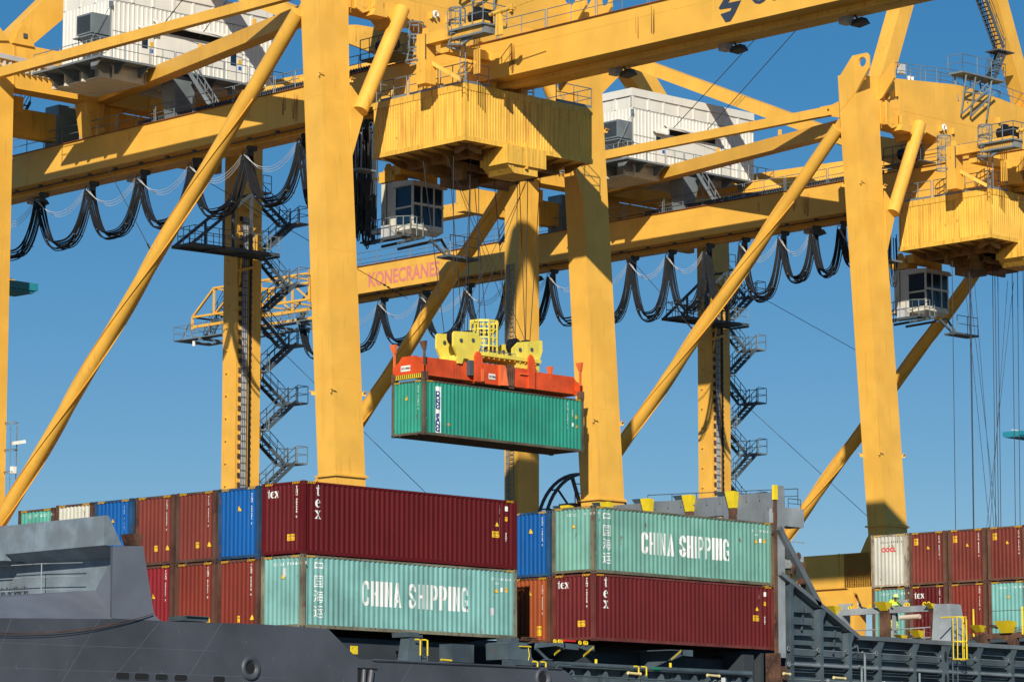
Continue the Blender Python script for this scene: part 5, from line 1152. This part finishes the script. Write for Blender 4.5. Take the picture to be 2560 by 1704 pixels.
m = MB(); m.prism([(-10.25, 2.98), (-9.75, 2.98), (-9.78, 2.75), (-9.85, 2.72), (-9.85, 2.55), (-10.05, 2.55)], 'y', -1.9, -1.2); m.build('fitting', mRust, blk)
m = MB(); m.box(-8.15, HYs + .2, -.14, -6.85, HYs + 1.0, .02); m.box(-8.0, HYs + .1, .02, -6.85, HYs + 1.0, .05); m.build('fitting', mShip, hull)
m = MB(); m.tube((-16, -.6, 1.02), (-11.3, 4.6, 1.02), .05, 8) if False else None
for y in (4.4, 5.2, 3.8): m.path([(-10.9, y + .3 * math.cos(t), 1.15 + .12 * math.sin(3 * t)) for t in [i * .5 for i in range(10)]], .025, 5)
m.build('pipe_valve', mGd, blk)
# deck and dark space under the stacks
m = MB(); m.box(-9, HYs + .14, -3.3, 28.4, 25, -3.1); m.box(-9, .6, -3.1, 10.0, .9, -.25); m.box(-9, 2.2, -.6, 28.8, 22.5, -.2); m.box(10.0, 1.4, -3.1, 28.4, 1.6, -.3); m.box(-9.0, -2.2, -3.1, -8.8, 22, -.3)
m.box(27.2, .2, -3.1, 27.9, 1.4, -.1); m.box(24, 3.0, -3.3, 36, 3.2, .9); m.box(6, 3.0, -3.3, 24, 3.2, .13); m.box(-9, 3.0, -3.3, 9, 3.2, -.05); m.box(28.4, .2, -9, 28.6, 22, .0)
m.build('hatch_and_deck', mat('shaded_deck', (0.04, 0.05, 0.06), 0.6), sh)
m = MB(); m.hexa([(4.30, -1.35, -2.2), (5.50, -1.35, -2.2), (5.50, -.7, -2.2), (4.30, -.7, -2.2)], [(4.72, -1.2, -.22), (5.42, -1.2, -.22), (5.42, -.7, -.22), (4.72, -.7, -.22)]); m.box(4.62, -1.25, -.22, 5.4, -.3, -.12); m.box(4.7, -1.1, -.12, 5.35, -.2, -.02); ped = m.build('stack_pedestal', mShip, sh)
def grab(mb, x, y, z0, z1, w_=.42, foot=True):
    for s in (0, w_): mb.path([(x + s, y + .0, z0), (x + s, y, z1 - .12), (x + s, y - .0, z1 - .03), (x + s - .1, y + .02, z1), (x + s - .26, y + .05, z1)], .035, 6)
m = MB(); grab(m, 5.08, -1.45, -.95, -.32, .40); m.build('grab_rail', mSY, ped)
m = MB()
for s in (.0, .4): m.tube((5.08 + s, -1.44, -2.2), (5.08 + s, -1.44, -.5), .03, 6)
for i in range(8): m.tube((5.08, -1.44, -.7 - .2 * i), (5.48, -1.44, -.7 - .2 * i), .018, 5)
m.build('ladder', mShip, ped)
m = MB(); m.tube((5.75, -.9, -1.3), (5.75, -.9, -.95), .14, 16); m.build('vent', mG, ped)
m = MB(); m.box(1.55, -1.15, -1.0, 1.92, -1.1, -.68); m.tube((6.4, -1.3, -1.07), (7.0, -1.3, -1.09), .04, 8); m.build('deck_fitting', mSY, sh)
m = MB(); m.box(7.4, -.9, -1.12, 8.7, -.2, -.38); m.box(7.2, -.8, -1.35, 8.9, -.3, -1.15); m.build('deck_locker', mShip, sh)
m = MB(); m.prism([(10.65, -.9), (10.62, -.24), (10.72, -.18), (11.5, -.18), (12.0, -.32), (11.98, -.55), (12.02, -.78), (12.2, -.92)], 'y', -1.0, .3); m.box(10.85, -.95, -.18, 11.3, -.1, 0.0)
pd2 = m.build('stack_pedestal', mShip, sh)
m = MB()
for i in range(26): m.tube((11.25 + rnd.uniform(0, .9), -1.0 + rnd.uniform(-.1, .1), -.12 + rnd.uniform(0, .16)), (11.7 + rnd.uniform(-.3, .7), -1.0 + rnd.uniform(-.1, .15), -.12 + rnd.uniform(0, .16)), .014, 5)
m.build('lashing_chain', mRust, pd2)
m = MB(); m.box(11.25, -1.1, -.37, 11.9, -1.02, -.33); m.path([(11.75, -1.06, -.36), (11.8, -1.08, -.7), (11.75, -1.06, -.98)], .018, 5); m.build('hand_grip', mSY, pd2)
for pts, yy in (([(12.25, -.38), (12.3, -.18), (13.45, -.12), (14.2, -.12), (14.85, -.14), (14.85, -.38), (14.15, -.36), (13.45, -.25), (12.5, -.36)], -1.05), ([(14.86, -.14), (16.17, -.14), (16.17, -.36), (15.55, -.36), (14.86, -.22)], -.85), ([(20.75, -.62), (21.6, -.13), (22.29, -.12), (22.29, -.40), (21.6, -.38), (20.9, -.6)], -1.0)):
    m = MB(); m.prism(pts, 'y', yy, yy + .12); m.box(pts[0][0] + .1, yy + .05, -.18, pts[2][0] + .6 if len(pts) > 6 else pts[1][0], 1.4, -.14)
    m.prism([(yy, -.36), (yy, -.14), (1.4, -.14), (1.4, -1.1)], 'x', (pts[2][0] + .5) if len(pts) > 6 else pts[1][0] - .1, (pts[2][0] + .58) if len(pts) > 6 else pts[1][0])
    oo = m.build('outrigger', mShip, sh)
m = MB(); m.beam((12.25, -1.0, -.40), (12.95, -1.0, -.85), .1, .12); m.box(12.8, -1.1, -.86, 13.2, -.9, -.82); m.build('outrigger_brace', mShip, sh)
for x0 in (20.85, 13.5, 15.3):
    m = MB(); z0 = -.62 if x0 == 20.85 else -.66
    for i in range(9): m.add([(x0 + i * .075, -1.01 if x0 == 20.85 else -.9, z0 + i * .046), (x0 + i * .075 + .04, -1.01 if x0 == 20.85 else -.9, z0 + i * .046 + .02), (x0 + i * .075 + .04, -1.01 if x0 == 20.85 else -.9, z0 + i * .046 + .13), (x0 + i * .075, -1.01 if x0 == 20.85 else -.9, z0 + i * .046 + .10)], [(0, 1, 2, 3)])
    m.build('warning_stripe', mSY, sh)
m = MB()
for x in (13.55, 13.82, 13.93, 15.1, 15.4, 15.5): m.torus((x, -.9, -.06), .07, .03, 'y', 12, 5)
m.build('pad_eye', mSY, sh)
m = MB(); m.box(14.15, -.95, -.04, 14.8, -.6, .03); m.build('deck_fitting', mRed, sh)
# hatch coaming with brackets
m = MB(); m.box(10.3, -1.25, -1.14, 26.05, -.95, -.93); m.tube((13.2, -1.2, -1.0), (26.0, -1.2, -1.06), .10, 12); m.box(10.0, -.9, -3.1, 26.0, -.82, -1.14)
cm = m.build('hatch_coaming', mShip, sh)
for i, x in enumerate([10.1, 14.3, 15.3, 16.4, 17.7, 18.9, 20.0, 21.1, 22.2, 23.1, 24.2, 25.2, 26.0]):
    m = MB(); m.prism([(-1.9, -3.0), (-1.3, -1.5), (-1.22, -1.28), (-1.1, -1.2), (-.9, -1.16), (-.9, -3.0)], 'x', x, x + .07)
    if i % 2: m.prism([(x - .5, -3.0), (x - .2, -1.16), (x + .0, -1.16), (x + .0, -3.0)], 'y', -.96, -.905)
    m.build('coaming_bracket', mShip, cm)
m = MB(); m.prism([(10.05, -.95), (10.75, -1.14), (10.05, -1.8)], 'y', -1.3, -1.24); m.build('coaming_bracket', mShip, cm)
m = MB(); 
for x, s in ((11.85, 1), (18.15, 1)): grab(m, x, -1.5, -1.42, -.98, .5)
m.build('grab_rail', mSY, cm)
m = MB()
for x in (18.15, 18.65): m.tube((x, -1.52, -2.8), (x, -1.52, -1.35), .035, 6)
for i in range(8): m.tube((18.15, -1.52, -1.45 - i * .2), (18.65, -1.52, -1.45 - i * .2), .018, 5)
m.build('ladder', mShip, cm)
m = MB(); m.rail([(13.0, -2.2, -2.55), (26, -2.2, -2.6)], 1.0, 2.2, .03); m.path([(13.0, -1.5, -1.5), (13.0, -1.5, -1.16), (13.1, -1.5, -1.08), (13.9, -1.5, -1.1)], .035, 6); m.build('guardrail', mShip, cm)
for x, y, z, l_ in ((11.4, -1.6, -1.26, .8), (17.4, -1.6, -1.28, .7), (22.6, -1.6, -1.22, .7), (28.6, -1.0, -.95, .35), (32.35, -.9, -1.02, .75), (37.5, -.9, -1.15, .8)):
    m = MB(); m.tube((x, y, z), (x + l_, y, z - .02), .055, 10); m.tube((x - .06, y, z), (x, y, z), .07, 10); m.tube((x + l_, y, z - .02), (x + l_ + .06, y, z - .02), .07, 10); m.build('deck_lamp', mat('lamp_tube', (0.75, 0.62, 0.30), .3) if 'lamp_tube' not in MATS else MATS['lamp_tube'], sh)
m = MB(); m.box(19.3, -1.33, -1.07, 19.75, -1.30, -.97); m.build('exit_sign', mGreenS, cm)
m = MB(); m.box(23.1, -1.95, -1.55, 23.35, -1.93, -1.32); m.build('notice_plate', mWhite, cm)
m = MB(); vs, fs = text_polys('CC', .42, spacing=1.3); m.add([(23.6 + a, -1.0, -1.65 + b) for a, b in vs], fs); m.build('deck_lettering', mShipL, cm)
m = MB()
for x in (15.2, 17.4, 18.0): m.box(x, -1.9, -1.98, x + .5, -1.5, -1.76)
for x in (16.1, 20.9): m.tube((x, -.9, -.95), (x, -.9, -.72), .06, 8)
m.build('deck_fitting', mSY, cm)
# guide post and cell guide beyond stack B
m = MB(); m.box(28.70, -.42, -.1, 28.92, -.36, 7.3); m.box(28.0, -.95, -3, 28.42, -.4, -.05); m.box(28.6, -.6, -3, 29.3, -.3, -.6); gd = m.build('guide_post', mRust, sh)
m = MB(); m.box(28.93, -.41, -.2, 29.45, -.30, 7.62); m.box(29.46, -.38, 5.8, 30.9, .5, 6.65); m.box(29.9, -.34, 3.9, 30.9, .5, 4.5); m.box(29.9, -.35, 5.1, 31.0, -.3, 5.14); m.build('post_cover', mShipL, gd)
m = MB(); m.box(28.66, -.46, 6.95, 28.93, -.34, 7.62); m.build('post_cap', mSY, gd)
m = MB(); m.rail([(30.0, -.2, 6.65), (30.9, -.2, 6.65)], .45, .9, .02); m.rail([(30.0, -.2, 3.3), (30.8, -.2, 3.3)], 1.0, .8, .025); m.build('guardrail', mShip, gd)
m = MB(); m.box(29.95, .3, 6.55, 30.35, 22, 7.45); m.box(29.9, .3, 5.9, 30.3, 3.6, 6.55)
for i in range(26): m.prism([(.6 + i * .8, 7.1), (.6 + i * .8, 7.42), (.66 + i * .8, 7.42)], 'x', 29.85, 29.95)
cg = m.build('cell_guide_beam', mat('guide_grey', (0.17, 0.19, 0.205), .55, var=.1, rust=.05, streak=.1), sh)
for y in (2.85, 5.5, 8.1, 10.7, 13.3):
    m = MB(); m.hexa([(29.75, y - .05, 6.85), (29.95, y - .05, 6.85), (29.95, y + .32, 6.85), (29.75, y + .32, 6.85)], [(29.6, y - .16, 7.62), (29.95, y - .16, 7.58), (29.95, y + .42, 7.58), (29.6, y + .42, 7.62)]); cgs = m.build('guide_cone', mSY, cg)
    m = MB(); m.box(29.78, y - .06, 5.0, 29.94, y + .34, 6.85); m.build('guide_rail', mRust, cgs)
    m = MB(); m.hexa([(30.4, y + .9, 7.4), (30.8, y + .9, 7.4), (30.8, y + 1.4, 7.4), (30.4, y + 1.4, 7.4)], [(30.2, y + .8, 7.7), (30.8, y + .8, 7.7), (30.8, y + 1.5, 7.7), (30.2, y + 1.5, 7.7)]); m.build('guide_cone', mShip, cg)
m = MB(); m.rail([(30.7, -.2, 6.9), (30.7, 9, 7.2)], .7, 1.6, .022); m.build('guardrail', mShip, cg)
# open inner side wall with frames and stringers
FY = -.6
m = MB()
m.prism([(29.8, -3.2), (29.8, 3.5), (30.4, 3.1), (31.81, 2.25), (34.68, .95), (36.26, .80), (60, .80), (60, -3.2)], 'y', FY + .42, FY + .48)
wl = m.build('side_wall_plate', mShip, sh)
m = MB()
def strip(a, b, h, y0=FY - .02, y1=FY + .42):
    a, b = Vector(a), Vector(b); d = (b - a).normalized(); n = Vector((-d.z, 0, d.x)) * h
    P = lambda p, y: (p.x, y, p.z)
    m.hexa([P(a - n, y0), P(b - n, y0), P(b - n, y1), P(a - n, y1)], [P(a, y0), P(b, y0), P(b, y1), P(a, y1)])
strip((29.0, 0, 5.75), (31.85, 0, 2.42), .28); strip((29.0, 0, 3.70), (31.85, 0, 2.36), .20); strip((31.7, 0, 2.46), (34.68, 0, 1.02), .20); strip((34.6, 0, 1.0), (60, 0, 1.0), .20, FY - .05, FY + .9)
m.build('top_rail', mat('rail_grey', (0.13, 0.155, 0.17), .5, var=.12, rust=.08, streak=.1), wl)
m = MB(); m.box(30.6, FY, 3.2, 30.72, FY + .4, 4.2); m.beam((29.9, FY + .2, 3.6), (30.5, FY + .2, 4.6), .1, .2); m.beam((30.5, FY + .2, 4.2), (30.9, FY + .2, 3.1), .1, .2); m.build('frame_gusset', mRust, wl)
fx = [29.7, 31.85, 33.95, 36.18, 38.9 + .0, 41.3, 44.05, 46.85, 49.6, 52.4, 55.2]
top = lambda x: 3.4 if x < 30.5 else (2.1 if x < 32.5 else (1.1 if x < 34.5 else .8))
for x in fx: 
    wd = .22 if abs(x - 41.3) > .1 else .52
    m = MB(); m.box(x - wd / 2, FY - .0, -3.2, x + wd / 2, FY + .03, top(x)); m.box(x - .03, FY + .03, -3.2, x + .03, FY + .42, top(x))
    m.prism([(x + wd / 2, top(x) - .02), (x + wd / 2 + .28, top(x)), (x + wd / 2, top(x) - .5)], 'y', FY + .0, FY + .03)
    m.build('wall_frame', mShip, wl)
m = MB()
for i in range(len(fx) - 1):
    for z in (1.9, 1.35, .85, .42, -.13, -.45, -.82, -1.3, -1.8):
        if z < top(fx[i]) - .35: m.box(fx[i] + .12, FY + .18, z, fx[i + 1] - (.35 if z > 0 else .2), FY + .42, z + .03)
for x in (33.2, 30.9): m.beam((x, FY + .3, top(x) + .1), (x - .15, FY + .3, top(x) - 1.0), .1, .06)
m.build('stringer', mShip, wl)
m = MB()
for z, r in ((-.48, .085), (.22, .025), (-1.15, .025)):
    for i in range(len(fx) - 1): m.tube((fx[i] - .1, FY + .08, z), (fx[i + 1] - .12, FY + .08, z - .02), r, 10)
for i, x in enumerate(fx):
    for z in (.22, -.48): m.torus((x - .14, FY + .10, z), .10, .03, 'y', 12, 5)
m.path([(35.0, FY - .02, -1.6), (35.0, FY - .02, .05), (34.95, FY - .02, .18), (34.8, FY - .02, .24)], .055, 8); m.path([(34.7, FY - .06, -1.6), (34.7, FY - .06, -.6), (34.62, FY - .06, -.45), (34.5, FY - .06, -.42)], .055, 8); m.path([(39.2, FY - .02, -1.6), (39.2, FY - .02, -.6)], .055, 8)
m.path([(34.0, FY + .05, .32), (34.55, FY + .05, .55), (34.6, FY + .05, .25)], .02, 5); m.build('pipe', mG, wl)
m = MB()
for z in (0.25, -.85): 
    pts = [(41.32 + .11 * math.cos(t), z + .28 * math.sin(t)) for t in [i * math.pi / 9 for i in range(18)]]; m.prism(pts, 'y', FY - .004, FY + .0)
m.build('lightening_hole', mDark, wl)
for s_, x in (('11', 32.1), ('JC', 36.3)):
    vs, fs = text_polys(s_, .26, bold=.006); m = MB(); m.add([(x + a, FY - .012, -1.25 + b) for a, b in vs], fs); m.build('frame_number', mWhite, wl)
# yellow caged ladder
m = MB()
for z in (.12, .97, 2.14): m.torus((41.95, -.98, z), .36, .03, 'z', 18, 5, R(150), R(390))
for a in (160, 200, 240, 280, 320, 360): m.tube((41.95 + .36 * math.cos(R(a)), -.98 + .36 * math.sin(R(a)), .12), (41.95 + .36 * math.cos(R(a)), -.98 + .36 * math.sin(R(a)), 2.14), .026, 5)
m.tube((41.65, -.75, 2.14), (40.9, -.7, 2.1), .04, 6); cl_ = m.build('ladder_cage', mSY, sh)
m = MB()
for x in (41.72, 42.12): m.tube((x, -.72, -2.5), (x, -.72, 2.0), .03, 6)
for i in range(15): m.tube((41.72, -.72, -2.4 + i * .3), (42.12, -.72, -2.4 + i * .3), .018, 5)
m.build('ladder', mShip, cl_)
# lashing bridge
lb = thing('lashing_bridge', 'light grey lashing platform with yellow guide cones where the worker stands', 'lashing bridge', (42.6, 0, 0))
m = MB(); m.hexa([(-.3, -.35, .9), (.9, -.35, .9), (.9, .95, .9), (-.3, .95, .9)], [(-.2, -.10, 2.85), (.7, -.10, 2.85), (.7, .85, 2.87), (-.2, .85, 2.87)]); m.build('tower_post', mShipL, lb)
m = MB(); m.box(-.05, 1.3, 2.55, .15, 7.1, 2.85); m.box(-.35, .9, .8, .9, 7.4, .98); m.box(.1, 3.45, 1.0, .22, 3.62, 2.8)
for z in (1.28, 1.78): m.tube((0, .95, z), (0, 3.4, z - .05), .035, 6); m.tube((0, 4.2, z), (0, 6.8, z), .03, 6)
for y in (1.6, 2.4, 5.2): m.tube((0, y, 1.0), (0, y, 1.75), .025, 6)
m.box(-.1, 6.6, .9, .6, 7.1, 2.7); m.prism([(6.6, 2.7), (6.2, 3.15), (7.2, 3.15)], 'x', .3, .36); m.prism([(3.0, 2.8), (2.7, 3.2), (3.5, 3.2)], 'x', .3, .36); m.build('bridge_frame', mShipL, lb)
m = MB(); m.box(-.1, 3.65, .95, .05, 4.25, 2.75); m.box(-.14, 3.85, .95, -.1, 3.98, 2.7); m.box(-.12, .95, .95, .0, 1.12, 2.9); m.box(-.08, 6.9, .9, .02, 7.3, 2.6); m.box(-.5, 1.4, 1.0, -.2, 2.9, 1.15); m.build('guide_rail', mRust, lb)
def cone(mb, y, z, s=1.0): mb.hexa([(-.15, y - .25 * s, z), (.1, y - .25 * s, z), (.1, y + .25 * s, z), (-.15, y + .25 * s, z)], [(-.5, y - .42 * s, z + .5 * s), (.1, y - .42 * s, z + .45 * s), (.1, y + .42 * s, z + .45 * s), (-.5, y + .42 * s, z + .5 * s)])
for y, z, s in ((3.95, 2.68, 1.0), (7.1, 2.6, 1.0), (1.05, 2.65, .6), (6.4, 1.05, .7), (5.0, 1.05, .6), (1.9, 1.3, .8), (2.9, 1.2, .6)):
    m = MB(); cone(m, y, z, s * .85); m.build('guide_cone', mSY, lb)
m = MB()
for y in (1.35, 1.6, 2.6, 2.75, 5.0, 6.2): m.torus((.05, y, 2.92), .08, .035, 'x', 12, 5)
m.build('pad_eye', mSY, lb)
m = MB(); m.tube((-.06, 1.8, 2.32), (-.06, 3.0, 2.30), .12, 12); m.build('rope_roll', mat('rusty_white', (.6, .5, .4), .6, rust=.5), lb)
m = MB()
lbb = thing('lashing_bridge', 'rusty hatch edge with yellow guide cones at the right edge, before the brick-red container', 'lashing bridge', (50.0, 0, 0))
m = MB(); m.box(0, -.4, 1.55, .3, 7.2, 1.8); m.box(.3, -.4, 1.5, 6.5, -.1, 1.75)
for x in (.2, 1.6, 3.2, 5.0): m.box(x, -.4, .8, x + .3, -.1, 1.55)
for y in (1.4, 3.2, 5.0): m.box(0, y, .8, .25, y + .3, 1.55); m.prism([(y + .3, 1.55), (y + .8, 1.55), (y + .3, 1.1)], 'x', .0, .2)
m.build('hatch_edge', mRust, lbb)
for y, z, s in ((-.1, 1.75, 1.0), (1.9, 1.8, 1.2), (5.6, 1.75, .9), (3.6, 1.9, .7), (-2.2, 2.0, .9)):
    m = MB(); cone(m, y, z, s); m.build('guide_cone', mSY, lbb)
m = MB()
for y in (4.0, -1.2, 1.0): m.tube((0, y, 1.7), (0, y, 3.1), .05, 6)
m.build('stanchion', mSY, lbb)
m = MB()
for z in (2.95, 2.1): m.path([(0, 7.2, z - .1), (0, 4.0, z), (0, 1.0, z - .02), (0, -1.2, z + .06), (0, -4, z + .03)], .015, 5)
for k in range(4): m.path([(0, 3.2, 2.3 - .03 * k), (.3, 1.4, 2.0 - .08 * k), (.5, -.2, 1.85 - .05 * k)], .02, 5)
m.build('safety_line', mRust, lbb)
# ------------------------------------------------------------------ worker
pe = thing('person', 'person in hi-vis yellow jacket and helmet bending over the yellow guide cone', 'person', (43.15, 3.85, 1.74), R(-38))
def skin(name, verts, edges, rad, m_, parent, lvl=1):
    me = bpy.data.meshes.new(name); me.from_pydata(verts, edges, []); o = bpy.data.objects.new(name, me); COL.objects.link(o); o.parent = parent
    md = o.modifiers.new('skin', 'SKIN')
    if not me.skin_vertices: me.skin_vertices.new()
    for i, r in enumerate(rad): me.skin_vertices[0].data[i].radius = (r, r) if not isinstance(r, tuple) else r
    me.skin_vertices[0].data[0].use_root = True
    ss = o.modifiers.new('sub', 'SUBSURF'); ss.levels = lvl; ss.render_levels = lvl
    me.materials.append(m_); return o
# local frame: -Y is where the person faces
J = dict(pel=(0, 0, .92), sp1=(0, -.06, 1.10), ch=(0, -.20, 1.30), nk=(0, -.30, 1.46), hd=(0, -.38, 1.57), crn=(0, -.42, 1.70),
         ls=(.19, -.22, 1.40), le=(.30, -.42, 1.16), lw=(.24, -.62, 1.08), rs=(-.19, -.22, 1.40), re=(-.33, -.40, 1.18), rw=(-.28, -.62, 1.10),
         lh=(.10, .0, .88), lk=(.12, -.10, .50), la=(.12, .04, .09), lt=(.13, -.16, .03), rh=(-.10, .0, .88), rk=(-.14, -.06, .48), ra=(-.14, .10, .09), rt=(-.15, -.10, .03))
ks = list(J); ix = {k: i for i, k in enumerate(ks)}
ed = [('pel', 'sp1'), ('sp1', 'ch'), ('ch', 'nk'), ('nk', 'hd'), ('hd', 'crn'), ('ch', 'ls'), ('ls', 'le'), ('le', 'lw'), ('ch', 'rs'), ('rs', 're'), ('re', 'rw'), ('pel', 'lh'), ('lh', 'lk'), ('lk', 'la'), ('la', 'lt'), ('pel', 'rh'), ('rh', 'rk'), ('rk', 'ra'), ('ra', 'rt')]
rr = dict(pel=.14, sp1=.13, ch=.15, nk=.055, hd=.085, crn=.07, ls=.065, le=.045, lw=.03, rs=.065, re=.045, rw=.03, lh=.09, lk=.06, la=.04, lt=.035, rh=.09, rk=.06, ra=.04, rt=.035)
skin('body', [J[k] for k in ks], [(ix[a], ix[b]) for a, b in ed], [rr[k] for k in ks], mSkin, pe)
def part(name, keys, edges, radf, m_, lerp_end=None):
    kk = {k: i for i, k in enumerate(keys)}; return skin(name, [J[k] for k in keys], [(kk[a], kk[b]) for a, b in edges], [radf[k] for k in keys], m_, pe)
part('jacket', ['pel', 'sp1', 'ch', 'ls', 'le', 'rs', 're'], [('pel', 'sp1'), ('sp1', 'ch'), ('ch', 'ls'), ('ls', 'le'), ('ch', 'rs'), ('rs', 're')], dict(pel=.19, sp1=.20, ch=.215, ls=.12, le=.085, rs=.12, re=.085), mHiv)
part('trousers', ['pel', 'lh', 'lk', 'rh', 'rk'], [('pel', 'lh'), ('lh', 'lk'), ('pel', 'rh'), ('rh', 'rk')], dict(pel=.155, lh=.115, lk=.085, rh=.115, rk=.085), mHivB)
for a, b in (('lk', 'la'), ('rk', 'ra')):
    m = MB(); A_, B2 = Vector(J[a]), Vector(J[b]); m.tube(A_ + Vector((0, 0, .03)), B2 + Vector((0, 0, .03)), .092, 14, .085); lg = m.build('trouser_leg', mHiv, pe, True)
    m = MB()
    for t in (.15, .55): q = A_.lerp(B2, t); q2 = A_.lerp(B2, t + .13); m.tube(q, q2, .098, 14)
    m.build('reflective_band', mRefl, lg)
    m = MB(); q = Vector(J[b]); m.path([q + Vector((0, .06, -.02)), q + Vector((0, -.02, -.03)), q + Vector((0, -.2, -.05))], .055, 10); m.build('boot', mInk, pe, True)
m = MB()
hc_ = Vector(J['hd']) + Vector((0, -.01, .05)); n = 18
for i in range(7):
    a0, a1 = R(90 * i / 7), R(90 * (i + 1) / 7)
    m.tube(hc_ + Z * .15 * math.sin(a0), hc_ + Z * .15 * math.sin(a1), .135 * math.cos(a0), n, .135 * math.cos(a1) + .002, caps=(i == 0))
m.hexa([(hc_.x - .1, hc_.y - .2, hc_.z - .02), (hc_.x + .1, hc_.y - .2, hc_.z - .02), (hc_.x + .1, hc_.y - .1, hc_.z), (hc_.x - .1, hc_.y - .1, hc_.z)], [(hc_.x - .1, hc_.y - .2, hc_.z - .01), (hc_.x + .1, hc_.y - .2, hc_.z - .01), (hc_.x + .1, hc_.y - .1, hc_.z + .02), (hc_.x - .1, hc_.y - .1, hc_.z + .02)])
m.build('helmet', mat('helmet_lime', (0.70, 0.92, 0.25), .35), pe, True)
m = MB()
for s in (-.125, .125): m.tube(hc_ + Vector((s, .02, -.06)), hc_ + Vector((s * 1.25, .02, -.06)), .05, 12)
m.build('ear_defender', mInk, pe, True)
m = MB()
for s in (-.03, .03): m.tube(Vector(J['hd']) + Vector((s, -.085, .015)), Vector(J['hd']) + Vector((s, -.094, .012)), .012, 8)
m.build('eyes', mInk, pe)
m = MB(); q = Vector(J['hd']); m.tube(q + Vector((0, -.075, .0)), q + Vector((0, -.115, -.03)), .012, 8, .018); m.box(-.025, q.y - .09, q.z - .065, .025, q.y - .08, q.z - .055); m.build('face_features', mSkin, pe)
for s, k, e in ((1, 'lw', 'le'), (-1, 'rw', 're')):
    W_, E2 = Vector(J[k]), Vector(J[e]); d = (W_ - E2).normalized(); sd = d.cross(Z).normalized(); m = MB()
    m.hexa([W_ - sd * .042 - Z * .015, W_ + sd * .042 - Z * .015, W_ + sd * .042 + d * .09 - Z * .015, W_ - sd * .042 + d * .09 - Z * .015], [W_ - sd * .038 + Z * .015, W_ + sd * .038 + Z * .015, W_ + sd * .04 + d * .09 + Z * .012, W_ - sd * .04 + d * .09 + Z * .012])
    for j, ln in enumerate((.072, .082, .078, .06)):
        b0 = W_ + d * .085 + sd * (-.032 + .021 * j); b1 = b0 + d * ln * .55 - Z * .01; b2 = b1 + d * ln * .25 - Z * ln * .5; m.path([b0, b1, b2], .0095, 6)
    t0 = W_ + d * .03 + sd * .04 * s * -1; m.path([t0, t0 + d * .035 - sd * .03 * s - Z * .01, t0 + d * .065 - sd * .03 * s - Z * .025], .011, 6); m.build('glove', mInk, pe, True)
m = MB(); m.torus((0, -.17, 1.22), .195, .022, 'z', 20, 6); m.build('reflective_band', mRefl, pe)
# ------------------------------------------------------------------ setting
def st(name, mb, m_): o = mb.build(name, m_); o['kind'] = 'structure'; return o
mWater = bpy.data.materials.new('harbour_water'); mWater.use_nodes = True; b = mWater.node_tree.nodes['Principled BSDF']; b.inputs['Base Color'].default_value = (.012, .03, .035, 1); b.inputs['Roughness'].default_value = .12
nz = mWater.node_tree.nodes.new('ShaderNodeTexNoise'); nz.inputs['Scale'].default_value = 60; bp = mWater.node_tree.nodes.new('ShaderNodeBump'); bp.inputs['Strength'].default_value = .4; mWater.node_tree.links.new(nz.outputs[0], bp.inputs['Height']); mWater.node_tree.links.new(bp.outputs[0], b.inputs['Normal'])
m = MB(); m.add([(-3000, -3000, -9), (3000, -3000, -9), (3000, 3000, -9), (-3000, 3000, -9)], [(0, 1, 2, 3)]); st('harbour_water', m, mWater)
m = MB(); m.box(-900, 25.5, -12, 900, 1500, -6.0); st('quay', m, mat('quay_concrete', (.085, .083, .08), .85, var=.12, scale=.3))
# hull bottom and far side so the ship is a closed body
m = MB(); m.box(-45, HYs + .14, -9.6, 62, 24, -3.4); m.build('hull_body', mHull, sh)
m = MB(); m.prism([(15.2, -9.5), (15.2, -3.0), (60, -3.0), (60, -9.5)], 'y', HYs, HYs + .14); m.build('hull_side', mHull, sh)
m = MB(); m.box(56.4, -3.0, 1.75, 70.0, 17.0, 2.05); m.box(56.8, 5, -3.4, 69.5, 16.8, 1.75); m.build('hatch_cover', mShip, sh)
